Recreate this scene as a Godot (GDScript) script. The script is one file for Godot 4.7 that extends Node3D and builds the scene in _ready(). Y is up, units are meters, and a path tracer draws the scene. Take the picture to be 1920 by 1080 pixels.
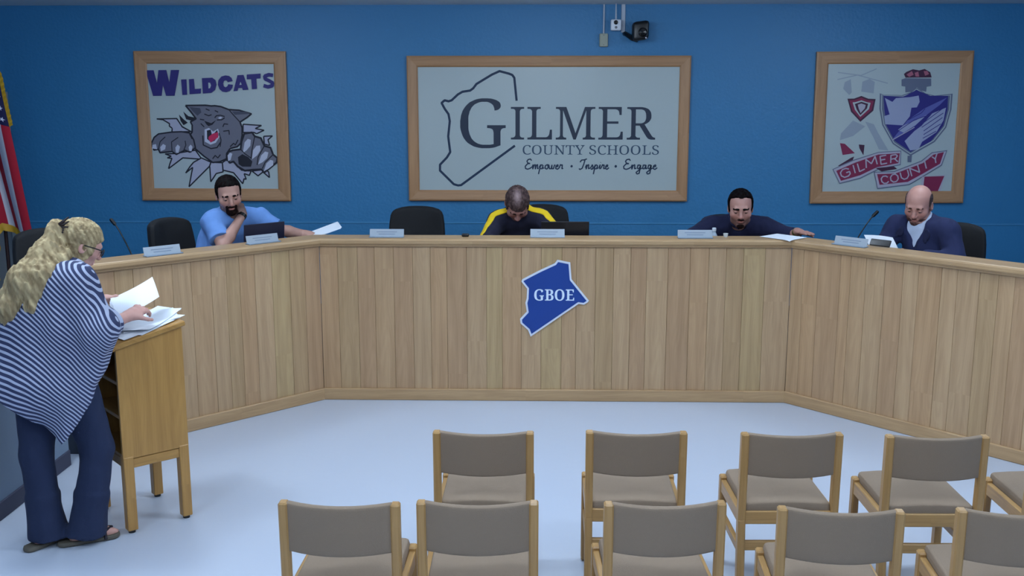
extends Node3D
# A public meeting room: a panelled oak dais in front of a blue wall, five people, rows of chairs.

const DL := Vector3(-0.7005, 0, 0.7137)   # along the left wing, from its corner
const DR := Vector3(0.6723, 0, 0.7403)    # along the right wing
const NL := Vector3(0.7137, 0, 0.7005)    # faces of the wings
const NR := Vector3(-0.7403, 0, 0.6723)
const P1 := Vector3(-1.585, 0, -7.431)
const P2 := Vector3(1.843, 0, -7.431)
const CEIL := 3.035
const WALLZ := -9.543
const LEFTX := -5.7
const RIGHTX := 5.1
const RISER := 0.30

var used := {}
var M := {}
var rng := RandomNumberGenerator.new()
var bump := FastNoiseLite.new()

func _ready():
	rng.seed = 7
	bump.seed = 11
	bump.frequency = 1.0
	bump.fractal_octaves = 2
	camera_and_light()
	materials()
	room()
	dais()
	wall_signs()
	wall_gear()
	flag()
	lectern()
	audience()
	desk_things()
	people()

func camera_and_light():
	var cam := Camera3D.new()
	cam.name = "camera"
	cam.fov = 31.14
	cam.position = Vector3(0, 2.25, 0)
	cam.rotation = Vector3(deg_to_rad(-10.635), deg_to_rad(1.376), 0)
	cam.near = 0.05
	cam.far = 60.0
	add_child(cam)
	cam.current = true
	var e := Environment.new()
	e.background_mode = Environment.BG_COLOR
	e.background_color = Color(0.02, 0.025, 0.03)
	e.tonemap_mode = Environment.TONE_MAPPER_LINEAR
	e.tonemap_exposure = 0.975
	e.sdfgi_enabled = true
	e.ssao_enabled = true
	e.ssil_enabled = true
	var w := WorldEnvironment.new()
	w.name = "environment"
	w.environment = e
	add_child(w)
	# ceiling lights out of view, placed to light the room and back wall: [x, z, energy]
	var rows := [[-7.3, 0.48, "nearest the blue wall"], [-5.0, 0.95, "second row from the blue wall"], [-2.4, 0.85, "third row from the blue wall"], [0.6, 0.60, "row behind the camera"]]
	for r in rows:
		for c in [[-2.7, "left column"], [0.1, "middle column"], [2.9, "right column"]]:
			troffer(c[0], r[0], r[1] * 3.2, r[2] + ", " + c[1])

func troffer(x: float, z: float, power: float, which: String):
	var col := Color(0.86, 0.93, 1.0)
	var t := thing("unseen_ceiling_light", "unseen white fluorescent ceiling light with deep lens, " + which, "light", Vector3(x, CEIL, z), "unseen ceiling lights over the room")
	var f := MB.new()
	for s in [-1, 1]:
		f.box(Vector3(s * 0.6, -0.006, 0), Vector3(0.03, 0.03, 0.63), 0.003)
		f.box(Vector3(0, -0.006, s * 0.3), Vector3(1.17, 0.03, 0.03), 0.003)
	part("frame", f.mesh(), mat("fitting", Color(0.85, 0.86, 0.88), 0.5), t)
	var d := MB.new()
	d.box(Vector3(0, -0.035, 0), Vector3(1.17, 0.07, 0.57), 0.02)
	var dm := mat("lens_glow", Color(0.9, 0.92, 0.95), 0.4)
	dm.emission_enabled = true
	dm.emission = col
	dm.emission_energy_multiplier = 0.8
	part("diffuser", d.mesh(), dm, t)
	var l := AreaLight3D.new()
	l.name = "lamp"
	l.area_size = Vector2(1.15, 0.55)
	l.area_normalize_energy = true
	l.light_color = col
	l.light_energy = power * 0.55
	l.area_range = 20.0
	l.area_attenuation = 2.0
	l.shadow_enabled = true
	l.position = Vector3(0, -0.085, 0)
	l.rotation = Vector3(-PI / 2, 0, 0)
	t.add_child(l)
	# unseen omni lamp below the lens, placed to brighten upper walls and ceiling
	var o := OmniLight3D.new()
	o.name = "unseen_side_light"
	o.light_color = col
	o.light_energy = power * 0.30
	o.light_size = 0.10
	o.omni_range = 20.0
	o.omni_attenuation = 2.0
	o.shadow_enabled = true
	o.position = Vector3(0, -0.20, 0)
	t.add_child(o)

# ---------------------------------------------------------------- naming
func numbered(n: String) -> String:
	used[n] = used.get(n, -1) + 1
	return n if used[n] == 0 else "%s_%03d" % [n, used[n]]

func thing(called: String, label: String, category: String, at := Vector3.ZERO, group := "") -> Node3D:
	var o := Node3D.new()
	o.name = numbered(called)
	o.position = at
	tag(o, label, category, group)
	add_child(o)
	return o

func tag(o: Node3D, label: String, category: String, group := ""):
	o.set_meta("label", label)
	o.set_meta("category", category)
	if group != "":
		o.set_meta("group", group)

func part(called: String, m: Mesh, material: Material, parent: Node3D) -> MeshInstance3D:
	var o := MeshInstance3D.new()
	o.name = called
	o.mesh = m
	o.material_override = material
	parent.add_child(o, true)
	return o

func struct(called: String, m: Mesh, material: Material, label := "", category := "") -> MeshInstance3D:
	var o := MeshInstance3D.new()
	o.name = numbered(called)
	o.mesh = m
	o.material_override = material
	o.set_meta("kind", "structure")
	if label != "":
		o.set_meta("label", label)
		o.set_meta("category", category)
	add_child(o)
	return o

func dup(o: Node3D, stem: String, at: Vector3, turn: float, label: String) -> Node3D:
	var c: Node3D = o.duplicate()
	c.name = numbered(stem)
	c.position = at
	c.rotation.y = turn
	c.set_meta("label", label)
	add_child(c)
	return c

# ---------------------------------------------------------------- materials
func mat(called: String, c: Color, rough := 0.6, metal := 0.0) -> StandardMaterial3D:
	if M.has(called):
		return M[called]
	var m := StandardMaterial3D.new()
	m.resource_name = called
	m.albedo_color = c
	m.roughness = rough
	m.metallic = metal
	M[called] = m
	return m

func noise_tex(freq: float, octaves: int, as_normal := false, strength := 4.0, size := 256) -> NoiseTexture2D:
	var n := FastNoiseLite.new()
	n.noise_type = FastNoiseLite.TYPE_SIMPLEX_SMOOTH
	n.seed = 5
	n.frequency = freq
	n.fractal_octaves = octaves
	var t := NoiseTexture2D.new()
	t.width = size
	t.height = size
	t.seamless = true
	t.noise = n
	t.as_normal_map = as_normal
	t.bump_strength = strength
	return t

func wood_image(base: Color, dark: Color, sd: int) -> ImageTexture:
	var w := 256
	var h := 768
	var im := Image.create(w, h, false, Image.FORMAT_RGB8)
	var a := FastNoiseLite.new()
	a.seed = sd
	a.frequency = 1.0
	a.fractal_octaves = 2
	for y in h:
		for x in w:
			var u := float(x) / w
			var v := float(y) / h
			var warp := a.get_noise_2d(u * 1.6, v * 1.1) * 0.55
			var ring := absf(fposmod((u + warp) * 7.0, 1.0) - 0.5) * 2.0
			var fine := a.get_noise_2d(u * 90.0 + 40.0, v * 5.0)
			var wide := a.get_noise_2d(u * 5.0 + 90.0, v * 1.3)
			var k := clampf(0.34 + 0.16 * (ring - 0.5) + 0.24 * fine + 0.30 * wide, 0.0, 1.0)
			im.set_pixel(x, y, base.lerp(dark, k))
	im.generate_mipmaps()
	return ImageTexture.create_from_image(im)

func wood(called: String, tint: Color, rough := 0.42) -> StandardMaterial3D:
	if M.has(called):
		return M[called]
	var m := mat(called, tint, rough)
	m.albedo_texture = M["oak_tex"]
	m.uv1_scale = Vector3(3.4, 0.62, 1)
	return m

func cloth(called: String, c: Color, rough := 0.9, weave := 0.35) -> StandardMaterial3D:
	if M.has(called):
		return M[called]
	var m := mat(called, c, rough)
	m.uv1_triplanar = true
	m.uv1_scale = Vector3(9, 9, 9)
	m.normal_enabled = true
	m.normal_texture = M["weave_tex"]
	m.normal_scale = weave
	m.rim_enabled = true
	m.rim = 0.15
	m.rim_tint = 0.6
	return m

func materials():
	M["oak_tex"] = wood_image(Color(0.76, 0.66, 0.525), Color(0.62, 0.51, 0.385), 3)
	M["weave_tex"] = noise_tex(0.12, 2, true, 6.0)
	M["paint_tex"] = noise_tex(0.05, 3, true, 3.0)
	var i := 0
	for c in [Color(0.98, 0.94, 0.90), Color(0.98, 0.93, 0.88), Color(0.95, 0.91, 0.85), Color(1.0, 0.96, 0.92), Color(0.95, 0.89, 0.845), Color(0.98, 0.96, 0.88), Color(0.98, 0.92, 0.865)]:
		wood("plank_oak_%d" % i, c)
		i += 1
	wood("trim_oak", Color(0.97, 0.92, 0.85))
	wood("chair_oak", Color(0.95, 0.86, 0.68), 0.38)
	wood("lectern_oak", Color(0.93, 0.81, 0.56), 0.4)
	wood("frame_oak", Color(0.98, 0.86, 0.77), 0.4)
	var p := mat("blue_paint", Color(0.19, 0.48, 0.675), 0.5)
	p.uv1_triplanar = true
	p.uv1_scale = Vector3(2, 2, 2)
	p.normal_enabled = true
	p.normal_texture = M["paint_tex"]
	p.normal_scale = 0.25
	var f := mat("floor_vinyl", Color(0.74, 0.775, 0.835), 0.34)
	f.uv1_triplanar = true
	f.uv1_scale = Vector3(0.8, 0.8, 0.8)
	f.normal_enabled = true
	f.normal_texture = M["paint_tex"]
	f.normal_scale = 0.03
	cloth("taupe", Color(0.53, 0.455, 0.38))
	var vc := mat("print", Color.WHITE, 0.6)
	vc.vertex_color_use_as_albedo = true
	var sk := mat("skin", Color.WHITE, 0.5)
	sk.vertex_color_use_as_albedo = true
	sk.subsurf_scatter_enabled = false
	var hr := mat("hair", Color.WHITE, 0.75)
	hr.metallic_specular = 0.2
	hr.vertex_color_use_as_albedo = true

# ---------------------------------------------------------------- mesh builder
class MB:
	var v := PackedVector3Array()
	var n := PackedVector3Array()
	var uv := PackedVector2Array()
	var c := PackedColorArray()
	var ix := PackedInt32Array()
	var col := Color.WHITE
	var off := Vector2.ZERO

	func vert(p: Vector3, nn: Vector3, t := Vector2.ZERO) -> int:
		v.append(p)
		n.append(nn)
		uv.append(t + off)
		c.append(col)
		return v.size() - 1

	func tri(a: int, b: int, d: int):   # a, b, d counter-clockwise seen from outside
		ix.append(a)
		ix.append(d)
		ix.append(b)

	func face(pts: Array, uvs := []):   # flat convex polygon, counter-clockwise from outside
		var nn: Vector3 = (pts[1] - pts[0]).cross(pts[2] - pts[0])
		if nn.length_squared() < 1e-18 and pts.size() > 3:
			nn = (pts[2] - pts[0]).cross(pts[3] - pts[0])
		nn = nn.normalized()
		var first := v.size()
		for i in pts.size():
			vert(pts[i], nn, uvs[i] if uvs.size() else Vector2.ZERO)
		for i in range(1, pts.size() - 1):
			tri(first, first + i, first + i + 1)

	func box(at: Vector3, size: Vector3, bev := 0.0, B := Basis.IDENTITY, grain := 1):
		var h := size / 2.0
		var e := minf(bev, minf(h.x, minf(h.y, h.z)) * 0.9)
		var uvf := func(q: Vector3) -> Vector2:
			var g := q[grain]
			return Vector2(q[(grain + 1) % 3] + q[(grain + 2) % 3], g)
		var P := func(q: Vector3) -> Vector3: return at + B * q
		for ax in 3:
			var bx := (ax + 1) % 3
			var cx := (ax + 2) % 3
			for s in [-1.0, 1.0]:
				var q := []
				for k in [[-1, -1], [1, -1], [1, 1], [-1, 1]]:
					var r := Vector3.ZERO
					r[ax] = s * h[ax]
					r[bx] = k[0] * (h[bx] - e)
					r[cx] = k[1] * (h[cx] - e)
					q.append(r)
				if s < 0:
					q.reverse()
				face(q.map(P), q.map(uvf))
		if e <= 0.0:
			return
		for ax in 3:   # edges along ax
			var bx := (ax + 1) % 3
			var cx := (ax + 2) % 3
			for s in [-1.0, 1.0]:
				for t in [-1.0, 1.0]:
					var q := []
					for k in [[-1, 0], [1, 0], [1, 1], [-1, 1]]:
						var r := Vector3.ZERO
						r[ax] = k[0] * (h[ax] - e)
						r[bx] = s * (h[bx] - (e if k[1] else 0.0))
						r[cx] = t * (h[cx] - (0.0 if k[1] else e))
						q.append(r)
					if s * t < 0:
						q.reverse()
					face(q.map(P), q.map(uvf))
		for s in [-1.0, 1.0]:
			for t in [-1.0, 1.0]:
				for u in [-1.0, 1.0]:
					var q := [Vector3(s * h.x, t * (h.y - e), u * (h.z - e)), Vector3(s * (h.x - e), t * h.y, u * (h.z - e)), Vector3(s * (h.x - e), t * (h.y - e), u * h.z)]
					if s * t * u < 0:
						q.reverse()
					face(q.map(P), q.map(uvf))

	func bar(a: Vector3, b: Vector3, w: float, d: float, side: Vector3, bev := 0.003):   # a rectangular stick from a to b, w across side
		var y := (b - a).normalized()
		var x := (side - y * side.dot(y)).normalized()
		box((a + b) / 2.0, Vector3(w, (b - a).length(), d), bev, Basis(x, y, x.cross(y)), 1)

	func tube(pts: Array, rad, sides := 10, caps := true):
		var rings := []
		var up := Vector3.UP
		for i in pts.size():
			var d: Vector3 = (pts[mini(i + 1, pts.size() - 1)] - pts[maxi(i - 1, 0)]).normalized()
			if i == 0:
				up = d.cross(Vector3(0.31, 0.17, 0.93)).normalized()
			up = (up - d * up.dot(d)).normalized()
			var w := d.cross(up)
			var r: float = rad[i] if rad is Array else rad
			var ring := []
			for k in sides:
				var a := TAU * k / sides
				var o := up * cos(a) + w * sin(a)
				ring.append(vert(pts[i] + o * r, o, Vector2(float(k) / sides, i * 0.1)))
			rings.append(ring)
			if i:
				for k in sides:
					var k2 := (k + 1) % sides
					tri(rings[i - 1][k], rings[i - 1][k2], ring[k2])
					tri(rings[i - 1][k], ring[k2], ring[k])
		if caps:
			for e in [0, pts.size() - 1]:
				var d: Vector3 = (pts[e] - pts[1 if e == 0 else e - 1]).normalized()
				var first := v.size()
				for k in sides:
					vert(v[rings[e][k if e else sides - 1 - k]], d)
				for k in range(1, sides - 1):
					tri(first, first + k, first + k + 1)

	func lathe(prof: Array, at := Vector3.ZERO, B := Basis.IDENTITY, sides := 20):   # prof: Vector2(radius, height), from the bottom up
		for i in range(1, prof.size()):
			var a: Vector2 = prof[i - 1]
			var b: Vector2 = prof[i]
			var d := (b - a).normalized()
			var first := v.size()
			for k in sides + 1:
				var t := TAU * k / sides
				var o := Vector3(cos(t), 0, sin(t))
				var nn := B * (o * d.y + Vector3(0, -d.x, 0))
				vert(at + B * (o * a.x + Vector3(0, a.y, 0)), nn)
				vert(at + B * (o * b.x + Vector3(0, b.y, 0)), nn)
			for k in sides:
				var q := first + 2 * k
				tri(q, q + 1, q + 3)
				tri(q, q + 3, q + 2)

	func prism(poly: PackedVector2Array, depth: float, at := Vector3.ZERO, B := Basis.IDENTITY):   # poly in x, y; from z 0 to z depth
		var p := poly
		if Geometry2D.is_polygon_clockwise(p):
			p.reverse()
		var t := Geometry2D.triangulate_polygon(p)
		for s in 2:
			var first := v.size()
			for q in p:
				vert(at + B * Vector3(q.x, q.y, depth * s), B * Vector3(0, 0, 1 if s else -1), q)
			for k in range(0, t.size(), 3):
				var a := t[k]
				var b := t[k + 1]
				var d := t[k + 2]
				var turn := (p[b] - p[a]).cross(p[d] - p[a]) > 0
				if turn == (s == 1):
					tri(first + a, first + b, first + d)
				else:
					tri(first + a, first + d, first + b)
		for i in p.size():
			var a := p[i]
			var b := p[(i + 1) % p.size()]
			face([at + B * Vector3(a.x, a.y, 0), at + B * Vector3(b.x, b.y, 0), at + B * Vector3(b.x, b.y, depth), at + B * Vector3(a.x, a.y, depth)], [Vector2(a.x, a.y), Vector2(b.x, b.y), Vector2(b.x, b.y + depth), Vector2(a.x, a.y + depth)])

	func flat(poly: PackedVector2Array, z: float):   # a printed shape facing +z
		var p := poly
		if Geometry2D.is_polygon_clockwise(p):
			p.reverse()
		var t := Geometry2D.triangulate_polygon(p)
		var first := v.size()
		for q in p:
			vert(Vector3(q.x, q.y, z), Vector3(0, 0, 1))
		for k in range(0, t.size(), 3):
			if (p[t[k + 1]] - p[t[k]]).cross(p[t[k + 2]] - p[t[k]]) > 0:
				tri(first + t[k], first + t[k + 1], first + t[k + 2])
			else:
				tri(first + t[k], first + t[k + 2], first + t[k + 1])

	func stroke(pts: PackedVector2Array, w: float, z: float):   # a printed line with round ends
		if pts.size() > 3 and pts[0].is_equal_approx(pts[-1]):   # a closed line is drawn in two halves
			var m := pts.size() / 2
			stroke(pts.slice(0, m + 1), w, z)
			stroke(pts.slice(m), w, z + 0.00004)
			return
		var out := Geometry2D.offset_polyline(pts, w / 2.0, Geometry2D.JOIN_ROUND, Geometry2D.END_ROUND)
		for q in out:
			if Geometry2D.is_polygon_clockwise(q) and pts.size() > 2:   # the line crosses itself
				var k := maxi(2, pts.size() / 2 + 1)
				stroke(pts.slice(0, k), w, z)
				stroke(pts.slice(k - 1), w, z + 0.00004)
				return
		for q in out:
			flat(q, z)

	func _f(q: Vector2, z: float) -> Vector3:
		return Vector3(q.x, q.y, z)

	func sheet(nu: int, nv: int, f: Callable, uvf = null, thick := 0.0):   # a smooth grid of points f(u, v); u x v gives its front
		var first := v.size()
		for j in nv + 1:
			for i in nu + 1:
				var u := float(i) / nu
				var w := float(j) / nv
				var p: Vector3 = f.call(u, w)
				var du: Vector3 = f.call(minf(u + 0.01, 1.0), w) - f.call(maxf(u - 0.01, 0.0), w)
				var dv: Vector3 = f.call(u, minf(w + 0.01, 1.0)) - f.call(u, maxf(w - 0.01, 0.0))
				vert(p, du.cross(dv).normalized(), uvf.call(u, w) if uvf else Vector2(u, w))
		for j in nv:
			for i in nu:
				var a := first + j * (nu + 1) + i
				tri(a, a + 1, a + nu + 2)
				tri(a, a + nu + 2, a + nu + 1)
		if thick > 0.0:
			var back := v.size()
			for k in range(first, back):
				v.append(v[k] - n[k] * thick)
				n.append(-n[k])
				uv.append(uv[k])
				c.append(c[k])
			var d := back - first
			for j in nv:
				for i in nu:
					var a := back + j * (nu + 1) + i
					tri(a, a + nu + 2, a + 1)
					tri(a, a + nu + 1, a + nu + 2)
			var rim := []
			for i in nu: rim.append(first + i)
			for j in nv: rim.append(first + j * (nu + 1) + nu)
			for i in nu: rim.append(first + nv * (nu + 1) + nu - i)
			for j in nv: rim.append(first + (nv - j) * (nu + 1))
			for k in rim.size():
				var a: int = rim[k]
				var b: int = rim[(k + 1) % rim.size()]
				face([v[a], v[a + d], v[b + d], v[b]])

	func soft(size: Vector3, r: float, seg: int, shape: Callable):   # a cushion-like block, bent by shape(p)
		var h := size / 2.0
		var lines := []
		for ax in 3:
			var l := [-h[ax], -h[ax] + r * 0.3, -h[ax] + r]
			for k in range(1, seg):
				l.append(lerpf(-h[ax] + r, h[ax] - r, float(k) / seg))
			l.append_array([h[ax] - r, h[ax] - r * 0.3, h[ax]])
			lines.append(l)
		var P := func(q: Vector3) -> Vector3:
			var inner := q.clamp(-h + Vector3.ONE * r, h - Vector3.ONE * r)
			var o := q - inner
			return shape.call(inner + o.normalized() * r)
		var welded := {}
		var start := ix.size()
		for ax in 3:
			var bx := (ax + 1) % 3
			var cx := (ax + 2) % 3
			for s in [-1.0, 1.0]:
				var lb: Array = lines[bx]
				var lc: Array = lines[cx]
				var ids := []
				for q2 in lc:
					for q1 in lb:
						var r3 := Vector3.ZERO
						r3[ax] = s * h[ax]
						r3[bx] = q1
						r3[cx] = q2
						var key := (r3 * 100000.0).round()
						if not welded.has(key):
							welded[key] = vert(P.call(r3), Vector3.ZERO, Vector2(r3.x, r3.y))
						ids.append(welded[key])
				var w := lb.size()
				for j in lc.size() - 1:
					for i in w - 1:
						var a: int = ids[j * w + i]
						var b: int = ids[j * w + i + 1]
						var d: int = ids[(j + 1) * w + i + 1]
						var e: int = ids[(j + 1) * w + i]
						if s > 0:
							tri(a, b, d)
							tri(a, d, e)
						else:
							tri(a, d, b)
							tri(a, e, d)
		for k in range(start, ix.size(), 3):
			var nn := (v[ix[k + 2]] - v[ix[k]]).cross(v[ix[k + 1]] - v[ix[k]])
			for m in 3:
				n[ix[k + m]] += nn
		for id in welded.values():
			n[id] = n[id].normalized()

	func mesh() -> ArrayMesh:
		var m := ArrayMesh.new()
		if v.size() == 0:
			return m
		var a := []
		a.resize(Mesh.ARRAY_MAX)
		a[Mesh.ARRAY_VERTEX] = v
		a[Mesh.ARRAY_NORMAL] = n
		a[Mesh.ARRAY_TEX_UV] = uv
		a[Mesh.ARRAY_COLOR] = c
		a[Mesh.ARRAY_INDEX] = ix
		m.add_surface_from_arrays(Mesh.PRIMITIVE_TRIANGLES, a)
		return m

func poly(s: String, k := 0.001) -> PackedVector2Array:
	var out := PackedVector2Array()
	for t in s.split(" ", false):
		var q := t.split(",")
		out.append(Vector2(q[0].to_float(), q[1].to_float()) * k)
	return out

func words(t: String, face: String, weight: int, x0: float, x1: float, y0: float, y1: float, z: float, material: Material, parent: Node3D) -> MeshInstance3D:
	var f := SystemFont.new()
	f.font_names = [face]
	f.font_weight = weight
	var m := TextMesh.new()
	m.font = f
	m.text = t
	m.font_size = 96
	m.pixel_size = 0.002
	m.depth = 0.004
	m.curve_step = 1.0
	var b := m.get_aabb()
	var o := part("lettering", m, material, parent)
	o.scale = Vector3((x1 - x0) / b.size.x, (y1 - y0) / b.size.y, 0.4)
	o.position = Vector3(x0 - b.position.x * o.scale.x, y0 - b.position.y * o.scale.y, z)
	return o

# ---------------------------------------------------------------- the room
func room():
	var b := MB.new()
	b.box(Vector3(-0.3, -0.1, -3.2), Vector3(11.2, 0.2, 13.4), 0.0)
	struct("floor", b.mesh(), M["floor_vinyl"])
	b = MB.new()
	b.box(Vector3(-0.3, CEIL + 0.1, -3.2), Vector3(11.2, 0.2, 13.4), 0.0)
	struct("ceiling", b.mesh(), mat("ceiling_white", Color(0.92, 0.93, 0.93), 0.9))
	b = MB.new()
	b.box(Vector3(-0.3, 1.52, WALLZ - 0.1), Vector3(11.2, 3.2, 0.2), 0.0)
	struct("wall_back", b.mesh(), M["blue_paint"])
	b = MB.new()
	b.box(Vector3(-0.3, 1.52, 3.4), Vector3(11.2, 3.2, 0.2), 0.0)
	struct("wall_front", b.mesh(), mat("far_paint", Color(0.62, 0.66, 0.70), 0.8))
	b = MB.new()
	b.box(Vector3(LEFTX - 0.1, 1.52, -3.2), Vector3(0.2, 3.2, 13.4), 0.0)
	struct("wall_left", b.mesh(), M["blue_paint"])
	# a grey metal door in the corner behind the flag
	b = MB.new()
	b.box(Vector3(-5.28, RISER + 0.96, WALLZ + 0.025), Vector3(0.74, 1.92, 0.045), 0.004)
	var dr := struct("door_1", b.mesh(), mat("door_grey", Color(0.50, 0.52, 0.53), 0.5))
	b = MB.new()
	b.box(Vector3(-4.885, RISER + 0.985, WALLZ + 0.03), Vector3(0.05, 1.97, 0.06), 0.004)
	b.box(Vector3(-5.675, RISER + 0.985, WALLZ + 0.03), Vector3(0.05, 1.97, 0.06), 0.004)
	b.box(Vector3(-5.28, RISER + 1.945, WALLZ + 0.03), Vector3(0.74, 0.05, 0.06), 0.004)
	part("door_frame", b.mesh(), mat("door_frame_grey", Color(0.58, 0.60, 0.60), 0.5), dr)
	b = MB.new()
	b.tube([Vector3(-5.58, RISER + 1.0, WALLZ + 0.04), Vector3(-5.58, RISER + 1.0, WALLZ + 0.10), Vector3(-5.48, RISER + 1.0, WALLZ + 0.10)], 0.011, 8)
	part("door_handle", b.mesh(), mat("steel_handle", Color(0.6, 0.6, 0.6), 0.3, 0.9), dr)
	b = MB.new()
	b.box(Vector3(RIGHTX + 0.1, 1.52, -3.2), Vector3(0.2, 3.2, 13.4), 0.0)
	struct("wall_right", b.mesh(), M["blue_paint"])
	# a thin painted rail along the back wall
	b = MB.new()
	b.box(Vector3(0.13, 1.072, WALLZ + 0.003), Vector3(9.93, 0.015, 0.007), 0.002)
	struct("trim_1", b.mesh(), mat("rail_blue", Color(0.27, 0.54, 0.72), 0.45))
	# raised floor behind the dais
	b = MB.new()
	var pl := PackedVector2Array()
	for p in [Vector3(LEFTX, 0, WALLZ), Vector3(LEFTX, 0, -6.15), P1 + DL * 1.80 - NL * 0.07, P1 - NL * 0.05 + Vector3(0, 0, -0.05), P2 - NR * 0.05 + Vector3(0, 0, -0.05), P2 + DR * 2.9 - NR * 0.07, Vector3(RIGHTX, 0, -5.35), Vector3(RIGHTX, 0, WALLZ)]:
		pl.append(Vector2(p.x, -p.z))
	b.prism(pl, RISER, Vector3.ZERO, Basis(Vector3.RIGHT, Vector3(0, 0, -1), Vector3.UP))
	struct("floor_riser", b.mesh(), mat("riser_carpet", Color(0.22, 0.25, 0.30), 0.95))
	# the low grey-blue partition that continues from the end of the left wing
	var t := thing("partition_panel", "low grey-blue half wall with a dark base strip, behind the standing woman", "partition", Vector3(-2.90, 0, -4.75))
	b = MB.new()
	b.box(Vector3(0, 0.60, 0), Vector3(0.06, 1.20, 2.5), 0.004)
	part("panel", b.mesh(), mat("partition_grey", Color(0.46, 0.54, 0.63), 0.7), t)
	b = MB.new()
	b.box(Vector3(0.002, 0.05, 0), Vector3(0.072, 0.10, 2.5), 0.004)
	part("base_strip", b.mesh(), mat("partition_base", Color(0.21, 0.23, 0.32), 0.6), t)

# ---------------------------------------------------------------- the dais
func seg_box(b: MB, o: Vector3, d: Vector3, nrm: Vector3, s0: float, s1: float, y0: float, y1: float, out: float, thick: float, bev: float, grain: int):
	# a board lying on the vertical plane through o along d, its face `out` in front of that plane
	var x := Vector3.UP.cross(nrm)
	var sgn := signf(x.dot(d))
	b.box(o + d * (s0 + s1) / 2.0 + nrm * (out - thick / 2.0) + Vector3.UP * (y0 + y1) / 2.0, Vector3(absf(s1 - s0), y1 - y0, thick), bev, Basis(x * sgn, Vector3.UP, nrm * sgn), grain)

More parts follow.
